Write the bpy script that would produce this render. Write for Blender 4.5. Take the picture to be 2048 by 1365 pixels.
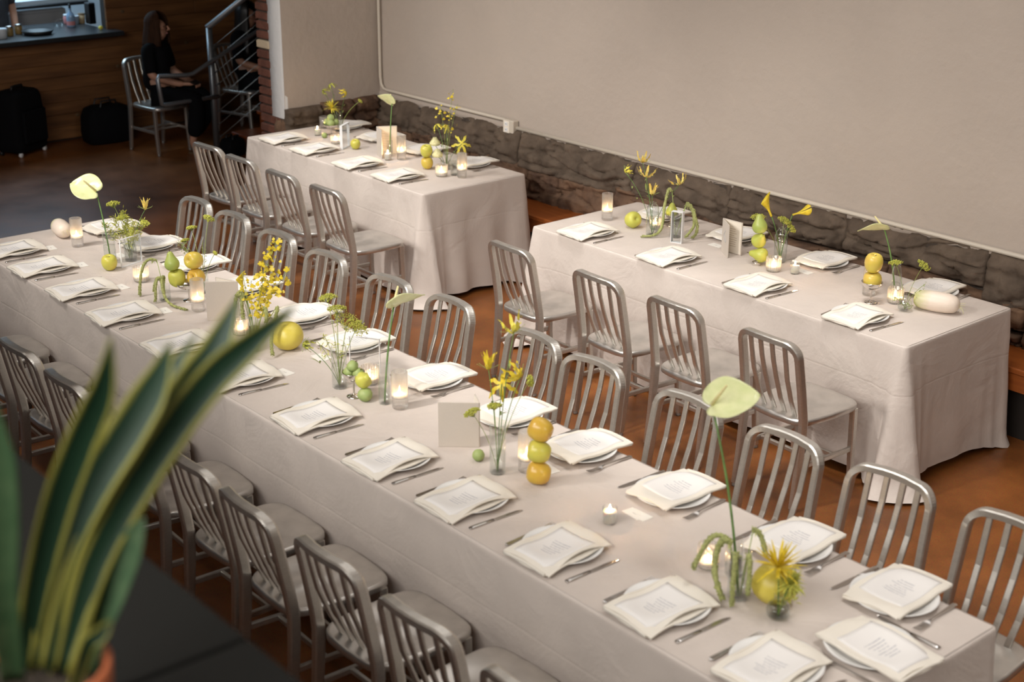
import bpy, math, random
from mathutils import Vector, Matrix, noise
for o in list(bpy.data.objects): bpy.data.objects.remove(o)
SC = bpy.context.scene; COL = SC.collection
V = Vector; PI = math.pi; TAU = 2*PI
def R(d): return math.radians(d)

# ------------------------------------------------------------------ camera
YAW, PIT, ROL = .8645, .3584, .0055
cf = V((-math.sin(YAW)*math.cos(PIT), math.cos(YAW)*math.cos(PIT), -math.sin(PIT)))
cr0 = V((math.cos(YAW), math.sin(YAW), 0)); cu0 = cr0.cross(cf)
cr = cr0*math.cos(ROL)+cu0*math.sin(ROL); cu = -cr0*math.sin(ROL)+cu0*math.cos(ROL)
cam = bpy.data.cameras.new('camera'); camo = bpy.data.objects.new('camera', cam); COL.objects.link(camo)
m = Matrix((cr, cu, -cf)).transposed().to_4x4(); m.translation = V((6.4367, -5.6456, 3.2111)); camo.matrix_world = m
cam.sensor_width = 36; cam.lens = 2908.1/2048*36; cam.clip_start = .05; cam.clip_end = 60
cam.dof.use_dof = True; cam.dof.focus_distance = 7.7; cam.dof.aperture_fstop = 2.6
SC.camera = camo
# ------------------------------------------------------------------ world, lights, exposure
w = bpy.data.worlds.new('world'); SC.world = w; w.use_nodes = True
w.node_tree.nodes['Background'].inputs[0].default_value = (.9, .93, 1, 1)
w.node_tree.nodes['Background'].inputs[1].default_value = .05
SC.view_settings.view_transform = 'Standard'; SC.view_settings.look = 'None'
SC.view_settings.exposure = 0.25; SC.view_settings.gamma = 1; SC.view_settings.use_curve_mapping = False
def aim(o, tgt): o.rotation_euler = (V(tgt)-o.location).to_track_quat('-Z', 'Y').to_euler()
def area(n, loc, tgt, sx, sy, e, c):
    l = bpy.data.lights.new(n, 'AREA'); l.shape = 'RECTANGLE'; l.size = sx; l.size_y = sy; l.energy = e; l.color = c
    o = bpy.data.objects.new(n, l); COL.objects.link(o); o.location = loc; aim(o, tgt)
def spot(n, loc, tgt, e, c, deg, blend, rad):
    l = bpy.data.lights.new(n, 'SPOT'); l.energy = e; l.color = c; l.spot_size = R(deg); l.spot_blend = blend; l.shadow_soft_size = rad
    o = bpy.data.objects.new(n, l); COL.objects.link(o); o.location = loc; aim(o, tgt)
WARM = (1, .955, .90)
spot('track_spot_left', (-1.6, -5.0, 4.3), (-.9, -.1, .6), 500, WARM, 48, .8, .2)
spot('fill_spot_front', (-1.0, -4.7, 4.4), (-.7, -2.3, .7), 190, WARM, 44, .9, .2)  # added fill spot, brightens the left end of the long table
spot('track_spot_mid', (1.3, -5.2, 4.3), (1.7, -.1, .55), 490, WARM, 48, .8, .2)
spot('track_spot_end', (-3.0, -4.9, 4.3), (-2.1, .5, .9), 400, WARM, 42, .8, .2)
for sx, sy, se in ((-2.2, -.45, 270), (.2, -.75, 270), (2.3, -.6, 290), (4.4, -1.5, 130)):
    spot('pendant_downlight', (sx, sy, 4.5), (sx, sy-.15, 0), se, (1, .975, .94), 56, .8, .35)
area('ceiling_bounce', (2.0, -.6, 4.5), (2.0, -.6, 0), 5.6, 2.4, 38, (1, .975, .94))
area('front_fill', (3.2, -7.0, 4.35), (1.6, -.6, .4), 6.0, 1.8, 340, (1, .975, .94))  # added frontal fill from the mezzanine side, lifts the cloth skirts
area('right_fill', (7.9, -2.6, 4.2), (2.4, -.4, .4), 1.6, 2.6, 60, (1, .975, .94))  # fill added on the right to lift the table end faces
area('window_daylight', (-6.4, -5.4, 2.4), (-1.0, -1.0, .8), 2.0, 1.6, 7, (.55, .75, 1))
area('kitchen_lamp', (-8.1, .1, 2.45), (-8.1, .2, 1), 1.0, 1.6, 40, (.55, .80, 1))

# ------------------------------------------------------------------ materials
def mat(name, col, rough=.6, metal=0, bump=0, bscale=40, var=0, vscale=8, spec=.5, sss=0, col2=None, detail=4, coat=0, stretch=None):
    m = bpy.data.materials.new(name); m.use_nodes = True; nt = m.node_tree; b = nt.nodes['Principled BSDF']
    b.inputs['Base Color'].default_value = (*col, 1); b.inputs['Roughness'].default_value = rough; b.inputs['Metallic'].default_value = metal
    b.inputs['Specular IOR Level'].default_value = spec; b.inputs['Coat Weight'].default_value = coat
    if sss: b.inputs['Subsurface Weight'].default_value = sss; b.inputs['Subsurface Radius'].default_value = (.02, .012, .006); b.inputs['Subsurface Scale'].default_value = .5
    tc = nt.nodes.new('ShaderNodeTexCoord'); src = tc.outputs['Object']
    if stretch:
        mp = nt.nodes.new('ShaderNodeMapping'); mp.inputs['Scale'].default_value = stretch; nt.links.new(src, mp.inputs[0]); src = mp.outputs[0]
    if var or col2:
        n = nt.nodes.new('ShaderNodeTexNoise'); n.inputs['Scale'].default_value = vscale; n.inputs['Detail'].default_value = detail; nt.links.new(src, n.inputs['Vector'])
        r = nt.nodes.new('ShaderNodeValToRGB'); r.color_ramp.elements[0].position = .34; r.color_ramp.elements[1].position = .68
        c2 = col2 or tuple(max(0, x*(1-var)) for x in col)
        r.color_ramp.elements[0].color = (*c2, 1); r.color_ramp.elements[1].color = (*col, 1)
        nt.links.new(n.outputs['Fac'], r.inputs[0]); nt.links.new(r.outputs[0], b.inputs['Base Color'])
    if bump:
        n2 = nt.nodes.new('ShaderNodeTexNoise'); n2.inputs['Scale'].default_value = bscale; n2.inputs['Detail'].default_value = 6; nt.links.new(src, n2.inputs['Vector'])
        bp = nt.nodes.new('ShaderNodeBump'); bp.inputs['Strength'].default_value = bump; bp.inputs['Distance'].default_value = .01
        nt.links.new(n2.outputs['Fac'], bp.inputs['Height']); nt.links.new(bp.outputs[0], b.inputs['Normal'])
    return m
def thin_glass(name, tint=(.95, .97, .96), lo=.06, hi=.75, rough=.02, alpha=1):
    m = bpy.data.materials.new(name); m.use_nodes = True; nt = m.node_tree; nt.nodes.clear()
    out = nt.nodes.new('ShaderNodeOutputMaterial'); mix = nt.nodes.new('ShaderNodeMixShader'); t = nt.nodes.new('ShaderNodeBsdfTransparent'); g = nt.nodes.new('ShaderNodeBsdfGlossy')
    t.inputs[0].default_value = (*tint, 1); g.inputs['Roughness'].default_value = rough; g.inputs[0].default_value = (.9, .92, .92, 1)
    lw = nt.nodes.new('ShaderNodeLayerWeight'); lw.inputs[0].default_value = .5
    p = nt.nodes.new('ShaderNodeMath'); p.operation = 'POWER'; p.inputs[1].default_value = 3.0
    mr = nt.nodes.new('ShaderNodeMapRange'); mr.inputs['To Min'].default_value = lo; mr.inputs['To Max'].default_value = hi
    nt.links.new(lw.outputs['Facing'], p.inputs[0]); nt.links.new(p.outputs[0], mr.inputs['Value'])
    nt.links.new(mr.outputs[0], mix.inputs[0]); nt.links.new(t.outputs[0], mix.inputs[1]); nt.links.new(g.outputs[0], mix.inputs[2]); nt.links.new(mix.outputs[0], out.inputs[0])
    return m
def emit(name, col, s):
    m = bpy.data.materials.new(name); m.use_nodes = True; nt = m.node_tree; nt.nodes.clear()
    out = nt.nodes.new('ShaderNodeOutputMaterial'); e = nt.nodes.new('ShaderNodeEmission'); e.inputs[0].default_value = (*col, 1); e.inputs[1].default_value = s
    nt.links.new(e.outputs[0], out.inputs[0]); return m
M = {}
M['cloth'] = mat('linen_cloth', (.63, .555, .50), .92, bump=.12, bscale=55, var=.07, vscale=5, spec=.15)
def wrinkle(m, sc, st, dist=.02):
    nt = m.node_tree; b = nt.nodes['Principled BSDF']; tc = nt.nodes['Texture Coordinate']; n = nt.nodes.new('ShaderNodeTexNoise'); n.inputs['Scale'].default_value = sc; n.inputs['Detail'].default_value = 5; n.inputs['Distortion'].default_value = 1.4
    mp = nt.nodes.new('ShaderNodeMapping'); mp.inputs['Scale'].default_value = (1, .7, .8); mp.inputs['Rotation'].default_value = (.3, .5, .6); nt.links.new(tc.outputs['Object'], mp.inputs[0]); nt.links.new(mp.outputs[0], n.inputs['Vector'])
    bp = nt.nodes.new('ShaderNodeBump'); bp.inputs['Strength'].default_value = st; bp.inputs['Distance'].default_value = dist; nt.links.new(n.outputs['Fac'], bp.inputs['Height'])
    if b.inputs['Normal'].links: nt.links.new(b.inputs['Normal'].links[0].from_socket, bp.inputs['Normal'])
    nt.links.new(bp.outputs[0], b.inputs['Normal'])
wrinkle(M['cloth'], 4.5, .5)
M['napkin'] = mat('cream_napkin', (.80, .745, .655), .95, bump=.1, bscale=300, spec=.1)
M['plate'] = mat('white_china', (.80, .785, .76), .18, spec=.5)
M['steel'] = mat('polished_steel', (.62, .60, .58), .18, 1)
M['silver'] = mat('silver_plate', (.78, .75, .71), .1, 1)
M['alu'] = mat('brushed_aluminium', (.66, .63, .58), .36, .86, bump=.04, bscale=30, var=.10, vscale=14, stretch=(3, 3, 14))
M['aluseat'] = mat('worn_aluminium_seat', (.72, .69, .65), .34, .86, bump=.04, bscale=20, var=.22, vscale=9)
M['rubber'] = mat('glide_grey', (.35, .34, .32), .4, .5)
M['glass'] = thin_glass('clear_glass', (.985, .99, .987), .05, .8)
M['ribglass'] = thin_glass('ribbed_glass', (.98, .97, .96), .12, .75, .10)
def add_refraction(m, f):
    nt = m.node_tree; out = nt.nodes['Material Output']; src = out.inputs[0].links[0].from_socket
    g = nt.nodes.new('ShaderNodeBsdfGlass'); g.inputs['IOR'].default_value = 1.45; g.inputs['Roughness'].default_value = .06; mx = nt.nodes.new('ShaderNodeMixShader'); mx.inputs[0].default_value = f
    nt.links.new(src, mx.inputs[1]); nt.links.new(g.outputs[0], mx.inputs[2]); nt.links.new(mx.outputs[0], out.inputs[0])
add_refraction(M['ribglass'], .5)
def add_translucent(m, f, col):
    nt = m.node_tree; out = nt.nodes['Material Output']; src = out.inputs[0].links[0].from_socket
    g = nt.nodes.new('ShaderNodeBsdfTranslucent'); g.inputs[0].default_value = (*col, 1); mx = nt.nodes.new('ShaderNodeMixShader'); mx.inputs[0].default_value = f
    nt.links.new(src, mx.inputs[1]); nt.links.new(g.outputs[0], mx.inputs[2]); nt.links.new(mx.outputs[0], out.inputs[0])
add_translucent(M['ribglass'], .14, (.95, .93, .90))
M['water'] = thin_glass('vase_water', (.97, .985, .975), .04, .3)
M['acrylic'] = thin_glass('clear_acrylic', (.97, .98, .98), .05, .4, .05)
M['frost'] = mat('frosted_acrylic_edge', (.80, .80, .80), .5)
M['wax'] = mat('white_wax', (.95, .89, .78), .45, sss=.5)
M['flame'] = emit('candle_flame', (1, .62, .28), 850)
M['wick'] = mat('wick', (.03, .025, .02), .9)
M['linenbook'] = mat('grey_linen_cover', (.60, .535, .465), .9, bump=.15, bscale=500, var=.05, vscale=300)
M['page'] = mat('cream_page', (.80, .73, .63), .85)
M['stem'] = mat('green_stem', (.13, .25, .055), .5, var=.3, vscale=30)
M['palestem'] = mat('pale_stem', (.34, .42, .12), .55)
M['yellow'] = mat('yellow_petal', (.82, .62, .035), .5, var=.25, vscale=50)
M['lemonp'] = mat('lemon_petal', (.83, .72, .09), .5, var=.2, vscale=60)
M['gold'] = mat('golden_petal', (.80, .50, .07), .5, col2=(.80, .68, .20), vscale=40)
M['cream'] = mat('cream_petal', (.80, .76, .42), .6, var=.12, vscale=60)
M['anth'] = mat('pale_spathe', (.74, .745, .42), .3, col2=(.62, .66, .32), vscale=25, bump=.15, bscale=45)
M['spadix'] = mat('spadix', (.80, .70, .34), .6, bump=.3, bscale=500)
M['dill'] = mat('dill_green', (.56, .56, .09), .7, var=.35, vscale=60)
M['sprig'] = mat('sprig_green', (.30, .37, .09), .7, var=.3, vscale=60)
M['amar'] = mat('amaranth_green', (.52, .54, .20), .85, bump=.6, bscale=400, var=.35, vscale=120)
M['apple'] = mat('golden_apple', (.66, .56, .075), .3, col2=(.70, .47, .10), vscale=9, detail=3)
M['gapple'] = mat('green_apple', (.55, .57, .09), .3, col2=(.62, .52, .09), vscale=10)
M['goldapple'] = mat('amber_apple', (.66, .46, .055), .28, col2=(.62, .36, .06), vscale=9)
M['quince'] = mat('green_quince', (.50, .53, .085), .42, col2=(.58, .54, .10), vscale=9, bump=.1, bscale=25)
M['pear'] = mat('green_pear', (.34, .44, .095), .38, col2=(.42, .47, .11), vscale=14)
M['ypear'] = mat('yellow_pear', (.56, .55, .09), .38, col2=(.46, .50, .09), vscale=12)
M['melon'] = mat('yellow_melon', (.70, .58, .10), .4, col2=(.62, .50, .07), vscale=12, bump=.15, bscale=30)
M['tom'] = mat('tomatillo_green', (.27, .37, .12), .5, col2=(.36, .42, .15), vscale=20, bump=.3, bscale=40)
M['brown'] = mat('brown_stalk', (.12, .07, .03), .8)
M['darkgreen'] = mat('dark_calyx', (.10, .12, .04), .7)
M['plaster'] = mat('painted_rough_plaster', (.475, .405, .348), .85, bump=.5, bscale=18, var=.05, vscale=2, spec=.2)
M['white'] = mat('whitewashed_plaster', (.66, .65, .64), .85, bump=.6, bscale=22)
M['conduit'] = mat('cream_paint', (.58, .515, .43), .5)
M['stone'] = mat('brown_sandstone', (.19, .112, .068), .85, bump=.9, bscale=28, col2=(.085, .050, .034), vscale=7, detail=8, spec=.25)
M['stonegrey'] = mat('grey_sandstone', (.140, .103, .075), .85, bump=.8, bscale=26, col2=(.080, .058, .042), vscale=8, detail=8, spec=.25)
M['mortar'] = mat('grey_mortar', (.075, .056, .042), .95, bump=.8, bscale=30, var=.4, vscale=12)
M['brick'] = mat('red_brick', (.17, .062, .038), .85, bump=.5, bscale=50, var=.35, vscale=14)
M['palebrick'] = mat('pale_brick', (.55, .44, .30), .85, bump=.5, bscale=50)
M['pine'] = mat('knotty_pine', (.21, .092, .030), .5, col2=(.105, .042, .013), vscale=3, bump=.05, bscale=8, stretch=(4, .5, 5))
M['redwood'] = mat('red_stained_wood', (.30, .075, .018), .35, col2=(.20, .045, .012), vscale=4, stretch=(1, 6, 6))
M['benchwood'] = mat('orange_bench_wood', (.36, .105, .022), .32, col2=(.27, .07, .016), vscale=4, stretch=(.8, 9, 9))
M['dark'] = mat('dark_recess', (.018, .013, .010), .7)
M['ledge'] = mat('charcoal_ledge', (.010, .0098, .0085), .8, bump=.08, bscale=120, spec=.15)
M['black'] = mat('black_fabric', (.004, .004, .005), .9, spec=.15)
M['blackplastic'] = mat('black_plastic', (.010, .010, .011), .4)
M['skin'] = mat('skin', (.50, .26, .17), .5, sss=.1)
M['hair'] = mat('brown_hair', (.050, .021, .009), .75, spec=.15, stretch=(30, 30, 3), var=.5, vscale=3)
M['blackhair'] = mat('black_hair', (.008, .006, .005), .4)
M['railmetal'] = mat('grey_rail_steel', (.33, .35, .37), .4, .8)
M['cable'] = mat('cable_steel', (.30, .30, .29), .35, .9)
M['counter'] = mat('black_counter', (.02, .021, .023), .35)
M['greyshirt'] = mat('grey_shirt', (.055, .055, .062), .9, var=.3, vscale=12)
M['kwhite'] = mat('kitchen_white', (.62, .66, .70), .4)
M['kpanel'] = mat('kitchen_panel', (.44, .46, .48), .35, .3)
M['blueglass'] = mat('blue_bottle', (.25, .38, .55), .12, spec=.8)
M['amberjar'] = mat('amber_jar', (.30, .19, .06), .25)
M['pink'] = mat('pink_label', (.60, .25, .25), .6)
M['tan'] = mat('tan_tub', (.50, .36, .20), .6)
M['terracotta'] = mat('terracotta', (.48, .13, .045), .8, var=.2, vscale=10)
M['soil'] = mat('potting_soil', (.05, .035, .022), .95, bump=1, bscale=120, var=.5, vscale=60)
M['ceiling'] = mat('ceiling_paint', (.5, .45, .40), .9)
M['ink'] = mat('dark_ink', (.05, .05, .055), .8)

def floor_mat():
    m = mat('stained_concrete', (.17, .052, .016), .33, spec=.3)
    nt = m.node_tree; b = nt.nodes['Principled BSDF']; tc = nt.nodes['Texture Coordinate']
    n = nt.nodes.new('ShaderNodeTexNoise'); n.inputs['Scale'].default_value = 1.7; n.inputs['Detail'].default_value = 8; n.inputs['Roughness'].default_value = .65
    r = nt.nodes.new('ShaderNodeValToRGB'); e = r.color_ramp.elements
    e[0].position = .3; e[0].color = (.095, .031, .009, 1); e[1].position = .72; e[1].color = (.29, .10, .026, 1)
    nt.links.new(tc.outputs['Object'], n.inputs['Vector']); nt.links.new(n.outputs['Fac'], r.inputs[0])
    n2 = nt.nodes.new('ShaderNodeTexNoise'); n2.inputs['Scale'].default_value = 170; n2.inputs['Detail'].default_value = 2; nt.links.new(tc.outputs['Object'], n2.inputs['Vector'])
    mx = nt.nodes.new('ShaderNodeMix'); mx.data_type = 'RGBA'; mx.blend_type = 'OVERLAY'; mx.inputs[0].default_value = .6
    nt.links.new(r.outputs[0], mx.inputs[6]); nt.links.new(n2.outputs['Color'], mx.inputs[7]); nt.links.new(mx.outputs[2], b.inputs['Base Color'])
    mr = nt.nodes.new('ShaderNodeMapRange'); mr.inputs['To Min'].default_value = .22; mr.inputs['To Max'].default_value = .5
    nt.links.new(n.outputs['Fac'], mr.inputs['Value']); nt.links.new(mr.outputs[0], b.inputs['Roughness'])
    return m
M['floor'] = floor_mat()
def print_mat(name, base, ink, rows, wscale=90, xlim=.3, ylim=(.2, .8)):
    """paper with rows of small centred print (Generated coordinates, x = across, y = down the sheet)"""
    m = mat(name, base, .8); nt = m.node_tree; b = nt.nodes['Principled BSDF']; tc = nt.nodes['Texture Coordinate']
    sp = nt.nodes.new('ShaderNodeSeparateXYZ'); nt.links.new(tc.outputs['Generated'], sp.inputs[0])
    def mth(op, a, bb=None):
        n = nt.nodes.new('ShaderNodeMath'); n.operation = op
        for i, x in enumerate((a, bb)):
            if x is None: continue
            if isinstance(x, (int, float)): n.inputs[i].default_value = x
            else: nt.links.new(x, n.inputs[i])
        return n.outputs[0]
    y = sp.outputs['Y']; x = sp.outputs['X']
    rowf = mth('MULTIPLY', y, rows); fr = mth('FRACT', rowf); row = mth('FLOOR', rowf)
    inrow = mth('MULTIPLY', mth('GREATER_THAN', fr, .38), mth('LESS_THAN', fr, .72))
    wid = mth('ADD', mth('MULTIPLY', mth('FRACT', mth('MULTIPLY', mth('SINE', mth('MULTIPLY', row, 12.9898)), 43758.5)), xlim*.55), xlim*.45)
    cen = mth('LESS_THAN', mth('ABSOLUTE', mth('SUBTRACT', x, .5)), wid)
    iny = mth('MULTIPLY', mth('GREATER_THAN', y, ylim[0]), mth('LESS_THAN', y, ylim[1]))
    cmb = nt.nodes.new('ShaderNodeCombineXYZ'); nt.links.new(mth('MULTIPLY', x, wscale), cmb.inputs[0]); nt.links.new(mth('MULTIPLY', row, 7.3), cmb.inputs[1])
    nz = nt.nodes.new('ShaderNodeTexNoise'); nz.inputs['Scale'].default_value = 1; nt.links.new(cmb.outputs[0], nz.inputs['Vector'])
    word = mth('GREATER_THAN', nz.outputs['Fac'], .43)
    fac = mth('MULTIPLY', mth('MULTIPLY', inrow, cen), mth('MULTIPLY', iny, word))
    mx = nt.nodes.new('ShaderNodeMix'); mx.data_type = 'RGBA'; mx.inputs[6].default_value = (*base, 1); mx.inputs[7].default_value = (*ink, 1)
    nt.links.new(fac, mx.inputs[0]); nt.links.new(mx.outputs[2], b.inputs['Base Color']); return m
M['menu'] = print_mat('printed_menu', (.82, .79, .76), (.50, .49, .51), 17, 55, .26, (.30, .72))
M['placecard'] = print_mat('printed_place_card', (.82, .79, .73), (.35, .33, .32), 5, 40, .3, (.35, .65))
def radish_mat():
    m = mat('daikon_skin', (.80, .70, .60), .45, bump=.12, bscale=60); nt = m.node_tree; b = nt.nodes['Principled BSDF']; tc = nt.nodes['Texture Coordinate']
    sp = nt.nodes.new('ShaderNodeSeparateXYZ'); nt.links.new(tc.outputs['Generated'], sp.inputs[0])
    n = nt.nodes.new('ShaderNodeTexNoise'); n.inputs['Scale'].default_value = 6; nt.links.new(tc.outputs['Generated'], n.inputs['Vector'])
    a = nt.nodes.new('ShaderNodeMath'); a.operation = 'MULTIPLY_ADD'; a.inputs[1].default_value = .22; nt.links.new(n.outputs['Fac'], a.inputs[0]); nt.links.new(sp.outputs['Z'], a.inputs[2])
    r = nt.nodes.new('ShaderNodeValToRGB'); e = r.color_ramp.elements; e[0].position = .12; e[0].color = (.50, .52, .18, 1); e[1].position = .52; e[1].color = (.80, .68, .57, 1)
    nt.links.new(a.outputs[0], r.inputs[0]); nt.links.new(r.outputs[0], b.inputs['Base Color']); return m
M['daikon'] = radish_mat()
def leaf_mat():
    m = mat('snake_plant_leaf', (.02, .07, .03), .5, spec=.25); nt = m.node_tree; b = nt.nodes['Principled BSDF']
    at = nt.nodes.new('ShaderNodeAttribute'); at.attribute_name = 'edge'
    r = nt.nodes.new('ShaderNodeValToRGB'); e = r.color_ramp.elements; e[0].position = .76; e[0].color = (.008, .028, .013, 1); e[1].position = .86; e[1].color = (.20, .19, .035, 1)
    tc = nt.nodes['Texture Coordinate']; n = nt.nodes.new('ShaderNodeTexNoise'); n.inputs['Scale'].default_value = 40; nt.links.new(tc.outputs['Object'], n.inputs['Vector'])
    a = nt.nodes.new('ShaderNodeMath'); a.operation = 'MULTIPLY_ADD'; a.inputs[1].default_value = .12; nt.links.new(n.outputs['Fac'], a.inputs[0]); nt.links.new(at.outputs['Fac'], a.inputs[2])
    nt.links.new(a.outputs[0], r.inputs[0]); nt.links.new(r.outputs[0], b.inputs['Base Color']); return m
M['leaf'] = leaf_mat()
M['greenleaf'] = mat('plain_green_leaf', (.020, .055, .02), .5, col2=(.045, .085, .035), vscale=30)

# ------------------------------------------------------------------ mesh helpers
class MB:
    def __init__(s): s.v = []; s.f = []; s.m = []; s.sm = []
    def add(s, vs, fs, smooth=True, mi=0):
        o = len(s.v); s.v += [tuple(v) for v in vs]
        for f in fs: s.f.append(tuple(i+o for i in f)); s.sm.append(smooth); s.m.append(mi)
    def grid(s, rows, closed=False, smooth=True, mi=0, cap0=False, cap1=False):
        n = len(rows[0]); vs = [p for r in rows for p in r]; fs = []
        for i in range(len(rows)-1):
            for j in range(n if closed else n-1):
                k = (j+1) % n; fs.append((i*n+j, i*n+k, (i+1)*n+k, (i+1)*n+j))
        if cap0: fs.append(tuple(range(n-1, -1, -1)))
        if cap1: fs.append(tuple((len(rows)-1)*n+j for j in range(n)))
        s.add(vs, fs, smooth, mi)
    def box(s, a, b, rot=None, c=None, mi=0, bev=0):
        x0, y0, z0 = a; x1, y1, z1 = b
        if bev:
            e = min(bev, .45*min(x1-x0, y1-y0, z1-z0)); rows = []
            for z, i in ((z0, e), (z0+e, 0), (z1-e, 0), (z1, e)):
                q = e
                rows.append([(x0+i+q*.6, y0+i, z), (x1-i-q*.6, y0+i, z), (x1-i, y0+i+q*.6, z), (x1-i, y1-i-q*.6, z), (x1-i-q*.6, y1-i, z), (x0+i+q*.6, y1-i, z), (x0+i, y1-i-q*.6, z), (x0+i, y0+i+q*.6, z)])
            vs = [V(p) for r in rows for p in r]
            if rot: c0 = V(c) if c else (V(a)+V(b))/2; vs = [rot @ (p-c0)+c0 for p in vs]
            n = 8; s.grid([vs[i*n:(i+1)*n] for i in range(4)], True, False, mi, True, True); return
        vs = [V(p) for p in ((x0, y0, z0), (x1, y0, z0), (x1, y1, z0), (x0, y1, z0), (x0, y0, z1), (x1, y0, z1), (x1, y1, z1), (x0, y1, z1))]
        if rot: c0 = V(c) if c else (V(a)+V(b))/2; vs = [rot @ (p-c0)+c0 for p in vs]
        s.add(vs, [(3, 2, 1, 0), (4, 5, 6, 7), (0, 1, 5, 4), (1, 2, 6, 5), (2, 3, 7, 6), (3, 0, 4, 7)], False, mi)
    def lathe(s, prof, n=24, c=(0, 0, 0), rot=None, ribs=0, ra=0, mi=0, smooth=True, squash=None):
        rows = []
        for r, z in prof:
            row = []
            for j in range(n):
                a = TAU*j/n; rr = r*(1+(ra*math.cos(ribs*a) if ribs else 0))
                p = V((rr*math.cos(a), rr*math.sin(a), z))
                if squash: p = V((p.x*squash[0], p.y*squash[1], p.z*squash[2]))
                if rot: p = rot @ p
                row.append(p+V(c))
            rows.append(row)
        s.grid(rows, True, smooth, mi, prof[0][0] < 1e-4 and False, False)
    def tube(s, pts, r, n=8, prof=None, ref=None, cap=True, smooth=True, mi=0):
        pts = [V(p) for p in pts]; k = len(pts); rows = []; up = V(ref) if ref else None
        if up is None:
            t0 = (pts[1]-pts[0]).normalized(); up = t0.orthogonal()
        for i, p in enumerate(pts):
            t = (pts[min(i+1, k-1)]-pts[max(i-1, 0)])
            if t.length < 1e-9: t = V((0, 0, 1))
            t.normalize(); n1 = up-t*up.dot(t)
            if n1.length < 1e-6: n1 = t.orthogonal()
            n1.normalize(); n2 = t.cross(n1)
            if ref is None: up = n1
            rr = r[i] if isinstance(r, (list, tuple)) else r
            if prof: rows.append([p+n1*(b*rr)+n2*(a*rr) for a, b in prof])
            else: rows.append([p+(n1*math.cos(TAU*j/n)+n2*math.sin(TAU*j/n))*rr for j in range(n)])
        s.grid(rows, True, smooth, mi, cap, cap)
    def blob(s, c, r, mi=0, sc=(1, 1, 1), lo=True):
        c = V(c)
        if lo:
            vs = [c+V((x*r*sc[0], y*r*sc[1], z*r*sc[2])) for x, y, z in ((1, 0, 0), (0, 1, 0), (-1, 0, 0), (0, -1, 0), (0, 0, 1), (0, 0, -1))]
            s.add(vs, [(0, 1, 4), (1, 2, 4), (2, 3, 4), (3, 0, 4), (1, 0, 5), (2, 1, 5), (3, 2, 5), (0, 3, 5)], True, mi)
        else:
            pr = [(math.sin(PI*i/8)*r, -math.cos(PI*i/8)*r) for i in range(9)]; s.lathe(pr, 12, c, mi=mi, squash=sc)
    def ribbon(s, pts, wid, nrm, mi=0, wave=0, cup=0):
        """flat petal along pts with half widths wid; nrm = facing direction"""
        pts = [V(p) for p in pts]; rows = []; k = len(pts)
        for i, p in enumerate(pts):
            t = (pts[min(i+1, k-1)]-pts[max(i-1, 0)]).normalized(); sd = t.cross(V(nrm))
            if sd.length < 1e-5: sd = t.orthogonal()
            sd.normalize(); nn = sd.cross(t); ww = wid[i]
            wv = wave*math.sin(i*2.3)
            rows.append([p-sd*ww+nn*(cup*ww+wv), p, p+sd*ww+nn*(cup*ww-wv)])
        s.grid(rows, False, True, mi)
RP = [(-.5, -.32), (-.38, -.5), (.38, -.5), (.5, -.32), (.5, .32), (.38, .5), (-.38, .5), (-.5, .32)]
def RPs(a, b): return [(x*a, y*b) for x, y in RP]
def make(name, mb, mats, parent=None, loc=None, rot=None, solid=0):
    me = bpy.data.meshes.new(name); me.from_pydata(mb.v, [], mb.f)
    if not isinstance(mats, (list, tuple)): mats = [mats]
    for x in mats: me.materials.append(x)
    me.polygons.foreach_set('use_smooth', mb.sm); me.polygons.foreach_set('material_index', mb.m); me.update()
    o = bpy.data.objects.new(name, me); COL.objects.link(o)
    if parent: o.parent = parent
    if loc: o.location = loc
    if rot: o.rotation_euler = rot
    if solid: d = o.modifiers.new('thick', 'SOLIDIFY'); d.thickness = solid; d.offset = 0
    return o
def tag(o, label, cat, group=None, kind=None):
    o['label'] = label; o['category'] = cat
    if group: o['group'] = group
    if kind: o['kind'] = kind
    return o
def empty(name, loc=(0, 0, 0), rz=0, label=None, cat=None, group=None):
    o = bpy.data.objects.new(name, None); COL.objects.link(o); o.location = loc; o.rotation_euler = (0, 0, rz); o.empty_display_size = .05
    if label: tag(o, label, cat, group)
    return o
def copytree(o, parent=None):
    c = o.copy(); COL.objects.link(c)
    if parent: c.parent = parent; c.matrix_parent_inverse = o.matrix_parent_inverse
    for ch in list(o.children): copytree(ch, c)
    return c
def structure(name, mb, m, parent=None):
    o = make(name, mb, m, parent)
    if not parent: o['kind'] = 'structure'
    return o
def bez(p0, p1, p2, n=10, p3=None):
    p0, p1, p2 = V(p0), V(p1), V(p2); out = []
    for i in range(n+1):
        t = i/n
        if p3 is not None: q = p0*(1-t)**3+p1*3*t*(1-t)**2+p2*3*t*t*(1-t)+V(p3)*t**3
        else: q = p0*(1-t)**2+p1*2*t*(1-t)+p2*t*t
        out.append(q)
    return out
def rnd(a, b): return random.uniform(a, b)
ORD = ['first', 'second', 'third', 'fourth', 'fifth', 'sixth', 'seventh', 'eighth', 'ninth', 'tenth', 'eleventh', 'twelfth', 'thirteenth']
TZ = .755

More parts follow.
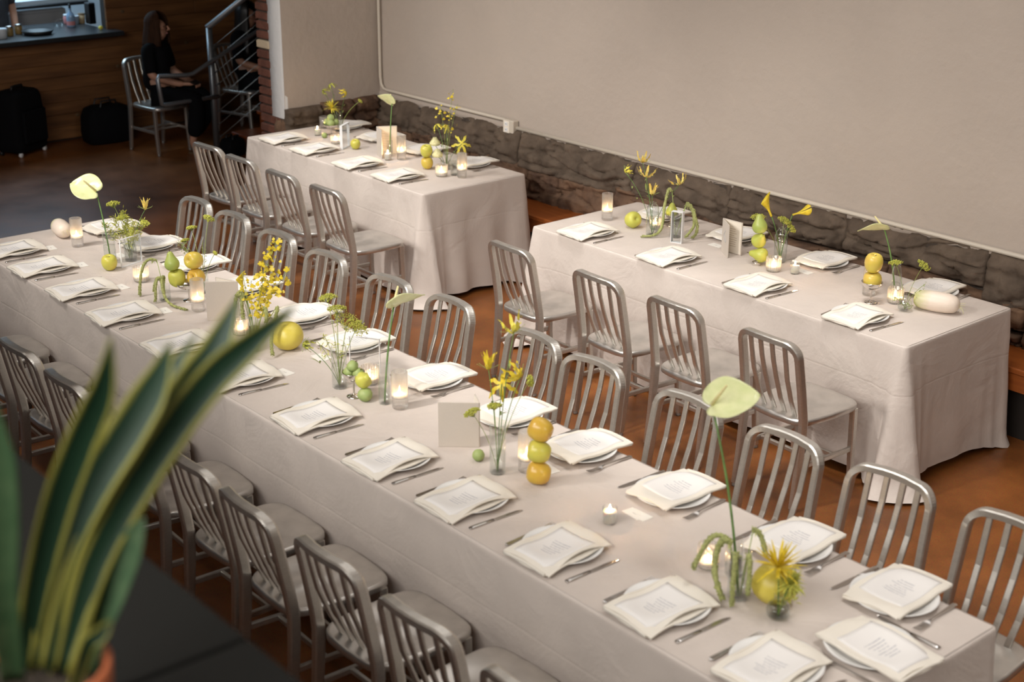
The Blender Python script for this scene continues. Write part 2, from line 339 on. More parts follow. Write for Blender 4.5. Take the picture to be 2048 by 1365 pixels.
# ------------------------------------------------------------------ the room
b = MB(); b.box((-9.2, -9, -.2), (9, 6, 0)); structure('floor', b, M['floor'])
b = MB(); b.box((-9.2, -9, 4.6), (9, 6, 4.8)); structure('ceiling', b, M['ceiling'])
b = MB(); b.box((8.8, -9, 0), (9, 1.5, 4.6)); structure('wall_right', b, M['plaster'])
b = MB(); b.box((-9.2, -9.2, 0), (9, -9, 4.6)); structure('wall_front', b, M['plaster'])
b = MB(); b.box((-9.4, -9, 0), (-9.2, 6, 4.6)); structure('wall_left', b, M['dark'])
b = MB(); b.box((-9.2, 5.8, 0), (-3.44, 6, 4.6)); structure('wall_far', b, M['dark'])
random.seed(4)
def rough_panel(mb, o, du, dv, nu, nv, nrm, amp, sc):
    """slightly uneven plastered face from corner o along du, dv"""
    o, du, dv, nrm = V(o), V(du), V(dv), V(nrm); rows = []
    for i in range(nv+1):
        rows.append([o+du*(j/nu)+dv*(i/nv)+nrm*(amp*noise.noise((o+du*(j/nu)+dv*(i/nv))*sc)) for j in range(nu+1)])
    mb.grid(rows)
b = MB(); b.box((-3.8, 1.345, 0), (9, 1.5, 4.6)); rough_panel(b, (-3.44, 1.325, .86), (12.3, 0, 0), (0, 0, 3.74), 150, 40, (0, -1, 0), .008, 1.7)
# ragged lower plaster edge with a small lip
rows = [[], [], []]
for j in range(260):
    x = -3.44+j*.0475; rg = .018*noise.noise(V((x*9, 0, 0)))+.010*noise.noise(V((x*31, 3, 0)))
    rows[0].append((x, 1.345, .868+rg)); rows[1].append((x, 1.305, .872+rg)); rows[2].append((x, 1.318, .915))
b.grid(rows)
wb = structure('wall_back', b, M['plaster'])
b = MB(); b.box((-3.8, .42, 0), (-3.46, 5.8, 4.6)); rough_panel(b, (-3.44, .40, .85), (0, .93, 0), (0, 0, 3.75), 16, 60, (1, 0, 0), .01, 2.2)
b.box((-3.46, .41, .0), (-3.445, 1.34, 4.6))
ws = structure('wall_return', b, M['plaster'])
b = MB(); rows = []
for i in range(70):
    z = .80+i*.055; e = .012*noise.noise(V((0, z*7, 2)))
    rows.append([(-3.63+e, .42, z), (-3.625+e, .395, z), (-3.53, .392+.006*noise.noise(V((1, z*4, 0))), z), (-3.455, .394, z), (-3.437, .405, z), (-3.437, .43, z)])
b.grid(rows); make('whitewash', b, M['white'], ws)
b = MB(); b.box((-3.775, .405, .02), (-3.60, .43, 4.5)); make('mortar', b, M['mortar'], ws)
z = .06; i = 0
while z < 2.3:
    h = .062+rnd(-.003, .004); x1 = -3.618+rnd(-.012, .008) if z > .8 else -3.50+rnd(-.03, .02)
    b = MB(); rt = Matrix.Rotation(rnd(-.02, .02), 3, 'Y'); b.box((-3.80, .388+rnd(-.005, .004), z), (x1, .425, z+h), rt, bev=.008)
    make('brick', b, M['palebrick' if i == 17 else 'brick'], ws); z += h+.012; i += 1
# stones of the wall foot
def stone(x0, x1, z0, z1, parent, mt, seed, facing='y', top=False, dep=.03):
    random.seed(seed); off = V((3.7, 1.3, 0)); nu, nv = max(10, int((x1-x0)/.016)), 18; rows = []; sh = [rnd(-.02, .02) for _ in range(4)]
    pro = rnd(-.002, .010)
    for i in range(-1, nv+2):
        v = min(max(i/nv, 0), 1); row = []
        for j in range(-1, nu+2):
            u = min(max(j/nu, 0), 1); back = i < 0 or j < 0 or i > nv or j > nu
            x = x0+(x1-x0)*u; zz = z0+(z1-z0)*v+(sh[0]*(1-u)+sh[1]*u)*(1-v)*.7+(sh[2]*(1-u)+sh[3]*u)*v*.7*(0 if top else 1)
            pil = (1-(2*u-1)**40)*(1-(2*v-1)**24)
            wx = x+.05*noise.noise(V((x*3, zz*3, 7))); wz = zz+.035*noise.noise(V((x*2.2, zz*4, 1)))
            fr = noise.fractal(V((wx*5, wz*8, 0))+off, .75, 2.3, 7)
            rg = abs(noise.noise(V((wx*2.0, wz*11, 5))+off)); rg2 = abs(noise.noise(V((wx*7+wz*3, wz*5-wx*2, 9))+off))
            led = noise.noise(V((wx*1.6, wz*15, 2))+off)
            d = .02+pro+dep*pil+(.022*fr+.016*led-.045*max(0, .10-rg)/.10-.022*max(0, .08-rg2)/.08)*(.35+.65*pil)
            if top: d -= .062*max(0, (v-.40)/.60)**1.4
            zz += .012*noise.noise(V((x*6, zz*5, 4))+off)
            x += .016*noise.noise(V((x*4, zz*7, 9))+off)
            if back: d = -.10
            row.append((x, 1.285-d, zz) if facing == 'y' else (-3.425+d, x, zz))
        rows.append(row)
    b = MB(); b.grid(rows); o = make('stone', b, mt, parent); return o
b = MB(); rough_panel(b, (-3.44, 1.31, .02), (12.3, 0, 0), (0, 0, .86), 240, 12, (0, -1, 0), .02, 9); make('mortar', b, M['mortar'], wb)
x = -3.42; k = 0; random.seed(11); cuts = []
while x < 4.4:
    L = rnd(.55, 1.25); cuts.append((x, x+L)); x += L
for (a, c) in cuts:
    k += 1; random.seed(k*7); hz = .66+rnd(-.05, .06); g = .002
    stone(a+g, c-g, hz+g, .895, wb, M['stonegrey'], k, top=True)
x = -3.42-.2; random.seed(23); cuts = []
while x < 4.4:
    L = rnd(.30, .75); cuts.append((max(x, -3.42), x+L)); x += L
for (a, c) in cuts:
    k += 1; random.seed(k*7); g = .003; hz = rnd(.62, .69)
    if c-a > .45 and k % 2: 
        hm = .50+rnd(-.02, .03); stone(a+g, c-g, .38, hm, wb, M['stone'], k+60); stone(a+g, c-g, hm+.012, hz, wb, M['stone'], k)
    else: stone(a+g, c-g, .38, hz, wb, M['stone'], k)
for n, (a, c, z0, z1) in enumerate(((.40, .72, .62, .87), (.73, 1.02, .60, .88), (1.03, 1.27, .63, .89), (.41, .60, .36, .61), (.61, .93, .34, .59), (.94, 1.26, .36, .62), (.41, .8, .05, .34), (.81, 1.26, .05, .33))):
    stone(a, c, z0, z1, ws, M['stone'] if n % 3 else M['stonegrey'], 100+n, 'x', dep=.05)
for n, (z0, z1) in enumerate(((.05, .3), (.31, .55), (.56, .79))):
    random.seed(130+n); b = MB(); rows = []
    for i in range(9):
        rows.append([(-3.60+.175*j/8+.008*noise.noise(V((j, i, n))), .40-.03*(1-(2*j/8-1)**4)*(1-(2*i/8-1)**4)-.02*noise.noise(V((j*.7, i*.7, n*9))), z0+(z1-z0)*i/8) for j in range(9)])
    b.grid(rows); make('stone', b, M['stone'], ws)
# surface conduit, corner pipe and outlet box
b = MB()
pts = [(-3.395, 1.30, 4.4), (-3.395, 1.30, 1.05), (-3.385, 1.30, .985), (-3.35, 1.30, .95), (-3.30, 1.30, .944), (-1.8, 1.30, .946)]
b.tube(pts, .013, 8); o = make('conduit', b, M['conduit']); tag(o, 'cream painted conduit running down the room corner and along the wall to the outlet box', 'pipe')
b = MB(); b.tube([(-1.66, 1.30, .905), (1, 1.302, .905), (4.6, 1.302, .905)], .014, 8); o = make('conduit', b, M['conduit']); tag(o, 'long cream painted conduit above the stone foot, right of the outlet box', 'pipe')
t = empty('outlet_box', (-1.725, 1.32, .908), 0, 'cream surface mounted outlet box between two conduits on the plaster wall', 'outlet')
b = MB(); b.box((-.06, -.055, -.052), (.06, .0, .052), bev=.008); make('housing', b, M['conduit'], t)
b = MB(); b.box((-.045, -.059, -.044), (.02, -.054, .044)); make('cover_plate', b, M['page'], t)
for s in (-1, 1):
    b = MB(); b.box((-.028, -.0625, s*.021-.014), (.003, -.058, s*.021+.014)); f = make('socket', b, M['frost'], t)
    b = MB()
    for dx in (-.006, .006): b.box((-.0135+dx, -.0635, s*.021-.005), (-.0115+dx, -.0615, s*.021+.005))
    make('slot', b, M['dark'], f)
t = empty('wall_bench', (0, 1.1, 0), 0, 'long orange stained wooden bench along the foot of the stone wall', 'bench')
b = MB(); b.box((-3.40, -.145, .385), (4.6, .17, .42), bev=.006); make('seat_board', b, M['benchwood'], t)
b = MB(); b.box((-3.40, -.135, .29), (4.6, -.11, .385)); make('apron', b, M['benchwood'], t)
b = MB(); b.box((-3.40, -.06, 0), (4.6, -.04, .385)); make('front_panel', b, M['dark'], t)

# pine wall with the kitchen pass
b = MB(); b.box((-7.32, -6.5, 0), (-7.23, 5.8, .98)); b.box((-7.32, .72, .98), (-7.23, 5.8, 2.2)); b.box((-7.32, -6.5, 2.2), (-7.23, 5.8, 4.6)); b.box((-7.32, -6.5, .98), (-7.23, -2.6, 2.2))
wp = structure('wall_pine', b, M['dark'])
random.seed(5)
for i in range(19):
    z0 = .02+i*.122; y0 = .72 if .93 < z0 < 2.15 else -2.6-rnd(0, 1); y1 = 4.6+rnd(0, .6)
    cut = rnd(y0+.8, y1-.6); 
    for a, c in ((y0, cut), (cut+.004, y1)):
        b = MB(); b.box((-7.235, a, z0), (-7.20+rnd(-.003, .003), c, z0+.1205), bev=.003); make('plank', b, M['pine'], wp)
for i in range(20):
    b = MB(); y = rnd(-.3, 3.2); z = rnd(.1, 1.9)
    if y < .75 and z > .95: continue
    b.lathe([(0, .0), (.016, .0005), (.018, -.002)], 8, (-7.197, y, z), Matrix.Rotation(PI/2, 3, 'Y'), squash=(1, 1.3, 1)); make('knot', b, M['brown'], wp)
b = MB(); b.box((-7.95, -2.59, 1.0), (-7.15, .712, 1.04)); b.box((-7.19, -2.6, .995), (-7.0, .80, 1.041), bev=.006); o = make('counter', b, M['counter']); tag(o, 'black stone bar counter under the bright kitchen opening', 'counter')
# the kitchen beyond
b = MB(); b.box((-8.95, -2.6, 0), (-8.85, 3.2, 3)); structure('wall_kitchen', b, M['kwhite'])
t = empty('steel_hood', (-8.35, .62, 0), 0, 'blue lit steel hood bar along the back of the kitchen', 'hood')
b = MB(); b.box((-.12, -.42, 1.165), (.12, .40, 1.255), bev=.02); make('hood_body', b, M['kpanel'], t)
b = MB(); b.box((.12, -.41, 1.16), (.14, .39, 1.195), bev=.008); make('lip', b, M['blackplastic'], t)
t = empty('kitchen_appliance', (-8.4, .50, 0), 0, 'pale grey panel fronted kitchen appliance behind the bar counter', 'appliance')
b = MB(); b.box((-.2, -.32, .35), (.08, .30, 1.13), bev=.015); make('body', b, M['kpanel'], t)
b = MB(); b.box((.08, -.29, .40), (.10, .27, 1.1), bev=.008); make('front_panel', b, M['kpanel'], t)
t = empty('black_speaker', (-7.66, .765, 1.04), 0, 'tall black speaker box at the right end of the bar counter', 'speaker')
b = MB(); b.box((-.05, -.035, 0), (.05, .035, .21), bev=.006); make('body', b, M['blackplastic'], t)
b = MB(); b.box((.05, -.028, .01), (.054, .028, .2)); make('grille', b, M['black'], t)
t = empty('glass_bottle', (-7.565, .511, 1.04), 0, 'clear blue glass bottle with a dark stopper on the bar counter', 'bottle')
b = MB(); b.lathe([(0, 0), (.038, 0), (.042, .01), (.042, .10), (.036, .125), (.014, .15), (.012, .185), (.014, .188)], 20); make('body', b, M['blueglass'], t)
b = MB(); b.lathe([(0, .185), (.013, .185), (.011, .225), (0, .228)], 12); make('stopper', b, M['blackplastic'], t)
b = MB(); b.lathe([(.0425, .02), (.0425, .06)], 20); make('label', b, M['pink'], t)
t = empty('black_tray', (-7.33, .06, 1.04), 0, 'black round serving tray lying on the bar counter', 'tray')
b = MB(); b.lathe([(0, .004), (.12, .004), (.145, .035), (.15, .035), (.125, 0), (0, 0)], 28); make('dish', b, M['blackplastic'], t)
b = MB(); b.lathe([(.145, .034), (.152, .037), (.148, .040)], 28); make('rim', b, M['counter'], t)
def pot(name, loc, prof, mt, label, cat, lid=None, group=None):
    t = empty(name, loc, 0, label, cat, group); b = MB(); b.lathe(prof, 18); make('body', b, mt, t)
    if lid: b = MB(); b.lathe(lid[0], 18); make('lid', b, lid[1], t)
    return t
J = [(0, 0), (.032, 0), (.036, .01), (.036, .07), (.03, .08)]; JL = [(.032, .078), (.034, .082), (.034, .094), (0, .096)]
pot('amber_jar', (-7.383, -.194, 1.04), J, M['amberjar'], 'amber jar with steel lid, left one of two on the bar counter', 'jar', (JL, M['steel']))
pot('amber_jar', (-7.45, -.077, 1.04), J, M['amberjar'], 'amber jar with steel lid beside the black tray', 'jar', (JL, M['steel']))
pot('white_container', (-7.28, -.31, 1.04), [(0, 0), (.045, 0), (.05, .09), (.046, .095), (0, .09)], M['kwhite'], 'white tub at the left end of the bar counter', 'container')
pot('drinking_glass', (-7.723, .42, 1.04), [(0, 0), (.02, 0), (.026, .06)], M['glass'], 'small drinking glass left of the blue bottle', 'glass')
pot('drinking_glass', (-7.75, .485, 1.04), [(0, 0), (.02, 0), (.026, .07)], M['glass'], 'small drinking glass just behind the blue bottle', 'glass')
pot('pink_jar', (-7.80, .575, 1.04), J, M['pink'], 'pink labelled jar behind the blue bottle', 'jar', (JL, M['kwhite']))
pot('paper_cup', (-7.72, .635, 1.04), [(0, 0), (.026, 0), (.034, .08), (.036, .082)], M['kwhite'], 'white paper cup right of the blue bottle', 'cup')
pot('tan_tub', (-7.73, .70, 1.04), [(0, 0), (.03, 0), (.034, .09), (0, .092)], M['tan'], 'tan paper tub beside the black speaker', 'tub', ([(.034, .088), (.037, .09), (.037, .1), (0, .102)], M['brown']))
pot('lemon_wedge', (-7.20, .65, 1.04), [(0, 0), (.018, .008), (.024, .022), (.018, .036), (0, .044)], M['lemonp'], 'yellow lemon lying at the right end of the bar counter', 'lemon')

# stairs with cable railing
st = empty('staircase', (-5.0, 1.3, 0), 0, 'red stained wooden stairs rising behind the white return wall', 'stairs')
for i in range(6):
    b = MB(); b.box((-.86, i*.29-.03, .17*(i+1)-.035), (1.16, i*.29+.30, .17*(i+1)), bev=.006); make('tread', b, M['redwood'], st)
    b = MB(); b.box((-.85, i*.29, .17*i), (1.16, i*.29+.02, .17*(i+1)-.035)); make('riser', b, M['redwood'], st)
RX = -5.89
t = empty('stair_railing', (RX, 1.12, 0), 0, 'grey steel stair railing with thin slanting cables and a looped handrail', 'railing')
def rt(n, pts, r, m='railmetal', prof=None): b = MB(); b.tube(pts, r, 8, prof, (1, 0, 0) if prof else None); return make(n, b, M[m], t)
P4 = RPs(.05, .05)
rt('post', [(0, 0, 0), (0, 0, 1.17)], 1, prof=P4)
rt('post', [(0, 1.5, .86), (0, 1.5, 2.1)], 1, prof=P4)
rt('top_rail', [(0, -.02, 1.17), (0, 1.8, 2.25)], 1, prof=P4)
rt('handrail', [(.07, 1.3, 1.48), (.07, -.24, .775), (.07, -.30, .77), (.07, -.585, .79), (.07, -.60, .76), (.07, -.575, .53), (.07, -.55, .52), (.03, .04, .525)], .021)
rt('bracket', [(.0, .03, .86), (.04, .03, .84), (.07, .03, .88)], .011)
for i in range(8):
    z = .10+i*.125
    rt('cable', [(0, 0, z), (0, 1.5, z+.89)], .003, 'cable'); b = MB(); b.tube([(.0, .0, z), (0, .07, z+.042)], .007, 6); make('cable_fitting', b, M['railmetal'], t)

# ------------------------------------------------------------------ chairs
def chair_mesh():
    t = empty('dining_chair'); AL = M['alu']; PR = RPs(.029, .043)
    def yb(z): return -.19-.072*max(0, (z-.455)/.41)**1.15
    side = [(-.183+.008*(z-.455)/.34, yb(z), z) for z in (.445, .50, .56, .62, .68, .74, .785)]
    arc = [(-.108-.067*math.cos(R(a)), yb(.79+.062*math.sin(R(a))), .785+.067*math.sin(R(a))) for a in (8, 16, 24, 32, 40, 48, 56, 64, 72, 80, 87)]
    half = side+arc; midp = [(-.05, yb(.855)-.0, .855), (0, yb(.855), .856)]
    path = half+midp+[(-x, y, z) for x, y, z in reversed(half+midp[:1])]
    path = [(x, y-.026*max(0, 1-(x/.17)**2)*max(0, min(1, (z-.6)/.2)), z) for x, y, z in path]
    b = MB(); b.tube(path, 1, prof=PR, ref=(0, 1, 0), smooth=False); make('back_frame', b, AL, t)
    for s in (-1, 1):
        b = MB(); b.tube([(s*.183, -.19, .46), (s*.184, -.193, .36), (s*.185, -.205, .2), (s*.186, -.226, .02)], [1, 1, .93, .82], prof=PR, ref=(0, 1, 0), smooth=False); l = make('leg', b, AL, t)
        b = MB(); b.lathe([(0, 0), (.013, 0), (.014, .008), (.012, .022)], 10, (s*.186, -.227, 0)); make('glide', b, M['rubber'], l)
        b = MB(); b.tube([(s*.178, .19, .43), (s*.18, .196, .2), (s*.181, .21, .02)], [1, .95, .85], prof=RPs(.032, .034), ref=(0, 1, 0), smooth=False); l = make('leg', b, AL, t)
        b = MB(); b.lathe([(0, 0), (.013, 0), (.014, .008), (.012, .022)], 10, (s*.181, .211, 0)); make('glide', b, M['rubber'], l)
        b = MB(); b.tube([(s*.184, -.20, .225), (s*.18, .196, .215)], 1, prof=RPs(.016, .026), ref=(0, 0, 1), smooth=False); make('stretcher', b, AL, t)
    b = MB(); b.tube([(-.182, -.06, .222), (.182, -.06, .222)], 1, prof=RPs(.016, .022), ref=(0, 0, 1), smooth=False); make('stretcher', b, AL, t)
    b = MB(); b.tube([(-.181, .06, .22), (.181, .06, .22)], 1, prof=RPs(.016, .022), ref=(0, 0, 1), smooth=False); make('stretcher', b, AL, t)
    for i in range(4):
        x = -.105+.07*i; top = yb(.845)-.026*(1-(x/.17)**2)
        pts = [(x, top, .845), (x, yb(.75)-.024*(1-(x/.17)**2), .75), (x*.99, yb(.66)-.012, .66), (x*.97, yb(.60)+.002, .595), (x*.95, -.19, .54), (x*.92, -.165, .49), (x*.90, -.148, .452)]
        b = MB(); b.tube(pts, 1, prof=RPs(.025, .012), ref=(0, 1, 0), smooth=False); make('slat', b, AL, t)
    n = 40; rows = []
    def outl(k, a, z, ins=0):
        c, s_ = math.cos(a), math.sin(a); e = .34
        x = math.copysign(abs(c)**e, c); y = math.copysign(abs(s_)**e, s_)
        wx = (.198 if y > 0 else .198+.018*y)-ins; yy = (.225-ins if y > 0 else .20-ins)*y+.012-(.018*(1-x*x) if y < 0 else -.006*(1-x*x))
        return (x*wx*k, yy*k, z)
    def dip(x, y): return -.012*math.exp(-((abs(x)-.075)/.075)**2-((y+.03)/.12)**2)+.003*math.exp(-(x/.05)**2)
    A = [TAU*j/n for j in range(n)]
    for k, z, ins in ((1, .425, .003), (1, .428, 0), (1, .448, 0), (1, .456, .004)): rows.append([outl(k, a, z, ins) for a in A])
    for k in (.94, .82, .68, .52, .36, .2, .05): rows.append([(p[0], p[1], .4575+dip(p[0], p[1])) for p in (outl(k, a, 0) for a in A)])
    b = MB(); b.grid(rows, True, cap0=True, cap1=True); make('seat', b, M['aluseat'], t)
    return t
proto_chair = chair_mesh(); used = [False]
def chair(x, y, rz, label, group):
    if not used[0]: o = proto_chair; used[0] = True
    else: o = copytree(proto_chair)
    o.location = (x, y, 0); o.rotation_euler = (0, 0, rz); tag(o, label, 'chair', group); return o
random.seed(3)
g = 'aluminium chairs at the right wall table'
for i, (x, dr) in enumerate(((.50, -.02), (1.21, -.04), (1.765, -.03), (2.378, -.03))):
    chair(x, -.335, dr, f'aluminium slat back chair, {ORD[i]} from left before the right wall table', g)
g = 'aluminium chairs at the far left table'
for i, (x, y, dr) in enumerate(((-2.80, -.40, .06), (-2.31, -.415, .03), (-1.755, -.425, .0), (-1.225, -.42, .0))):
    chair(x, y, dr, f'aluminium slat back chair, {ORD[i]} from left before the far left table', g)
g = 'aluminium chairs behind the long front table'
FX = (-1.468, -1.03, -.518, 0, .577, 1.033, 1.673, 2.11, 2.659, 3.159, 3.659, 4.145)
for i, x in enumerate(FX):
    chair(x, (-1.735, -1.728, -1.735, -1.742, -1.732, -1.70, -1.708, -1.725, -1.708, -1.69, -1.668, -1.65)[i], PI+rnd(-.04, .04), f'aluminium slat back chair, {ORD[i]} from left behind the long front table', g)
g = 'aluminium chairs in front of the long front table'
for i, x in enumerate((-.77, -.25, .255, .765, 1.31, 1.85, 2.30, 2.78, 3.275, 3.79)):
    chair(x, -3.085+rnd(-.015, .015), rnd(-.05, .05), f'aluminium slat back chair, {ORD[i]} from left, near side, long front table', g)
chair(4.78, -2.10, PI/2+.1, 'aluminium chair at the right end of the long front table, mostly cut off', 'aluminium chairs behind the long front table')
o = chair(-6.25, .72, -PI/2+.15, 'blue lit aluminium chair under the seated woman with brown hair', 'aluminium chairs by the stairs')
o = chair(-6.43, 1.78, -PI/2+.35, 'dim aluminium chair behind the stair railing under the dark haired person', 'aluminium chairs by the stairs')

# ------------------------------------------------------------------ tables and cloths
def table(x0, x1, y0, y1, label):
    t = empty('banquet_table', ((x0+x1)/2, (y0+y1)/2, 0), 0, label, 'table'); a, c = (x1-x0)/2-.012, (y1-y0)/2-.012
    b = MB(); b.box((-a, -c, .715), (a, c, .748), bev=.006); make('tabletop', b, M['redwood'], t)
    for sx in (-1, 1):
        for sy in (-1, 1): b = MB(); b.tube([(sx*(a-.2), sy*(c-.1), 0), (sx*(a-.2), sy*(c-.1), .715)], .015, 8); make('leg', b, M['dark'], t)
def cloth(x0, x1, y0, y1, label, seed, openside=None, zt=TZ, amp=(.010, .012, .0, .010), flare=(.03, .03, .0, .03), freq=(5, 7, 3, 6), grow=0, crn=.10, backc=.35, leftc=1):
    """amp/flare/freq for the sides front, right, back, left"""
    rc = .022; pts = []
    def side(p, q, nrm, sid, skip=0):
        L = (V(q)-V(p)).length; n = max(4, int(L/.03))
        for i in range(n+1): a = V(p).lerp(V(q), i/n); pts.append([a.x, a.y, nrm, sid, 0])
    def corner(c, a0):
        for i in range(1, 7): a = R(a0+90*i/7); pts.append([c[0]+rc*math.cos(a), c[1]+rc*math.sin(a), (math.cos(a), math.sin(a)), -1, 0])
    F = lambda: side((x0+rc, y0), (x1-rc, y0), (0, -1), 0); Rg = lambda: side((x1, y0+rc), (x1, y1-rc), (1, 0), 1)
    Bk = lambda: side((x1-rc, y1), (x0+rc, y1), (0, 1), 2); Lf = lambda: side((x0, y1-rc), (x0, y0+rc), (-1, 0), 3)
    cFR = lambda: corner((x1-rc, y0+rc), 270); cRB = lambda: corner((x1-rc, y1-rc), 0); cBL = lambda: corner((x0+rc, y1-rc), 90); cLF = lambda: corner((x0+rc, y0+rc), 180)
    if openside == 'left': side((x0, y0), (x1-rc, y0), (0, -1), 0); cFR(); Rg(); cRB(); side((x1-rc, y1), (x0, y1), (0, 1), 2)
    elif openside == 'right': side((x1, y1), (x0+rc, y1), (0, 1), 2); cBL(); Lf(); cLF(); side((x0+rc, y0), (x1, y0), (0, -1), 0)
    else: F(); cFR(); Rg(); cRB(); Bk(); Lf(); cLF()
    corners = {'left': ((x1, y0), (x1, y1)), 'right': ((x0, y0), (x0, y1))}.get(openside, ((x0, y0), (x1, y0), (x1, y1), (x0, y1)))
    T = [0, .003, .006, .012, .03, .07, .13, .2, .27, .312, .320, .325, .330, .338, .4, .5, .6, .7, .8, .88, .94, .98, 1]; rows = [[] for _ in T]
    for x, y, n, sid, _ in pts:
        d = min(math.hypot(x-a, y-c) for a, c in corners); cw = math.exp(-(d/.10)**2)*(1 if y < (y0+y1)/2 else backc)*(leftc if x < (x0+x1)/2 else 1)
        s0 = sid if sid >= 0 else 0; along = x if sid in (0, 2) else y
        A = amp[s0]; fl = flare[s0]; fq = freq[s0]
        nz = noise.noise(V((along*fq*.55, seed, 0)))*1.4+.7*math.sin(along*fq*2.3+seed+1.5*noise.noise(V((along*2, seed, 5))))
        hem = .042+.012*math.sin(along*3+seed)-.036*math.exp(-(d/.16)**2)+grow
        back = (sid == 2)
        for i, t in enumerate(T):
            off = fl*t+A*nz*t**1.15+(0 if back else crn*cw*t**1.1+.034*t**1.2*math.sin(d*TAU/.095-.6)*math.exp(-((d-.03)/.15)**2)*(1 if y < (y0+y1)/2 else backc))
            if t > .93 and not back: off += .05*cw*(t-.93)/.07
            off += .004*noise.noise(V((x*6, y*6, t*5+seed)))*min(1, t*5)
            z = zt-(zt-hem)*t
            if i == 0: off = -.012; z = zt
            elif i == 1: off = -.0055; z = zt-.0009
            elif i == 2: off = -.0018; z = zt-.0036
            elif i == 3: off = 0; z = zt-.0085
            if t == .325: off -= .0012
            off += .0006*0+ (0.0 if i < 2 else 0)
            rows[i].append((x+n[0]*off, y+n[1]*off, z))
    b = MB(); b.grid(rows, closed=(openside is None)); k = len(b.v)
    b.f.append(tuple(range(len(pts)))); b.sm.append(False); b.m.append(0)
    o = make('tablecloth', b, M['cloth']); tag(o, label, 'tablecloth'); return o
table(0, 2.722, 0, .914, 'banquet table hidden under the cloth at the right wall')
table(-3.258, -1.014, -.067, .829, 'banquet table hidden under the cloth in the far left corner')
table(-1.80, 1.3, -2.80, -1.876, 'banquet table hidden under the left half of the long front cloth')
table(1.32, 4.401, -2.80, -1.876, 'banquet table hidden under the right half of the long front cloth')
cloth(0, 2.722, 0, .914, 'beige linen cloth draped over the right wall table, puddling at its front corner', 1.0)
cloth(-3.258, -1.014, -.067, .829, 'beige linen cloth with deep end folds on the far left table', 2.3, amp=(.012, .028, 0, .012), flare=(.035, .05, 0, .03), freq=(4, 11, 3, 6), leftc=.35)
cloth(-1.80, 1.345, -2.80, -1.876, 'beige linen cloth over the left half of the long front table', 4.1, 'right', amp=(.008, .012, .006, .01), flare=(.012, .03, -.10, .03))
cloth(1.305, 4.401, -2.80, -1.876, 'beige linen cloth over the right half of the long front table, overlapping the left one', 5.7, 'left', TZ+.0025, amp=(.006, .012, .006, .01), flare=(.016, .03, -.10, .03))

# ------------------------------------------------------------------ place settings
def lathe_obj(name, prof, mt, n=40): b = MB(); b.lathe(prof, n); return make(name, b, mt)
PL = empty('dinner_plate')
b = MB(); b.lathe([(0, .006), (.080, .006), (.104, .0095), (.128, .019), (.1425, .0255), (.1445, .0245), (.1425, .0225), (.118, .011), (.085, .001), (.070, 0), (0, .001)], 56); make('dish', b, M['plate'], PL)
def hN(x, y):
    r = math.hypot(x, y); q = min(r/.12, 1)
    return .0135+.0115*q*q-(.14*(r-.137) if r > .137 else 0)
def hT(x, y):   # top layer of the napkin: lifted in a soft wave along one long edge
    return hN(x, y)+.0065+.011*math.exp(-((x-.105)/.05)**2)*math.sin((y+.10)*17)+.002*math.sin(y*23+x*9)
def napkin_mesh():
    b = MB()
    def sheet(h, x0, x1, y0, y1, th, tw):
        nx, ny = 14, 20; rt_ = Matrix.Rotation(tw, 2); top = []; bot = []
        for j in range(ny+1):
            rw = []; rb = []
            for i in range(nx+1):
                u, v = i/nx, j/ny; x = x0+(x1-x0)*u; y = y0+(y1-y0)*v
                ex = .004*math.sin(y*30+tw*90); ey = .004*math.sin(x*35+tw*50)
                p = rt_ @ V((x+ex*(2*u-1), y+ey*(2*v-1))); z = h(p.x, p.y)
                e = 1 if 0 < i < nx and 0 < j < ny else .5
                rw.append((p.x, p.y, z+th*e)); rb.append((p.x, p.y, z-th*(1-e)))
            top.append(rw); bot.append(rb)
        b.grid(top); b.grid([list(reversed(r_)) for r_ in bot])
        for a_, c_ in ((top[0], bot[0]), (list(reversed(top[-1])), list(reversed(bot[-1]))), ([r_[-1] for r_ in top], [r_[-1] for r_ in bot]), ([r_[0] for r_ in reversed(top)], [r_[0] for r_ in reversed(bot)])): b.grid([list(c_), list(a_)])
    sheet(hN, -.097, .117, -.178, .140, .0045, .02)
    sheet(hT, -.100, .108, -.170, .145, .0035, -.015)
    # rolled fold joining both layers on the long left edge and the near edge
    for path in ([(-.100, -.168+.31*k/12) for k in range(13)], [(-.097+.2*k/10, -.176) for k in range(11)]):
        b.tube([(x, y, (hN(x, y)+hT(x, y))/2+.002) for x, y in path], 1, prof=RPs(.008, .010), ref=(0, 0, 1))
    o = make('napkin', b, M['napkin']); return o
NP = napkin_mesh()
b = MB(); rows = []
for j in range(15):
    y = -.150+.235*j/14; rows.append([(x, y, hT(x, y)+.0040) for x in [-.076+.166*i/10 for i in range(11)]])
b.grid(rows); CD = make('menu_card', b, M['menu'], solid=.0006)
def knife_mesh():
    t = empty('table_knife'); b = MB(); rows = []
    for y, w_, h_ in ((-.12, .004, .002), (-.118, .0075, .004), (-.10, .0085, .0045), (-.05, .007, .004), (-.01, .0055, .0035)): rows.append([(a*w_*2, y, .004+c*h_*2) for a, c in RP])
    b.grid(rows, True, cap0=True, cap1=True); make('handle', b, M['steel'], t)
    b = MB(); rows = []
    for y, xl, xr in ((-.012, -.0055, .0055), (0, -.0085, .008), (.06, -.0095, .0085), (.10, -.007, .0085), (.118, 0, .0075), (.122, .005, .006)): rows.append([(xl, y, .0025), (xr, y, .0025), (xr, y, .0050), (xl, y, .0036)])
    b.grid(rows, True, False, cap0=True, cap1=True); make('blade', b, M['steel'], t); return t
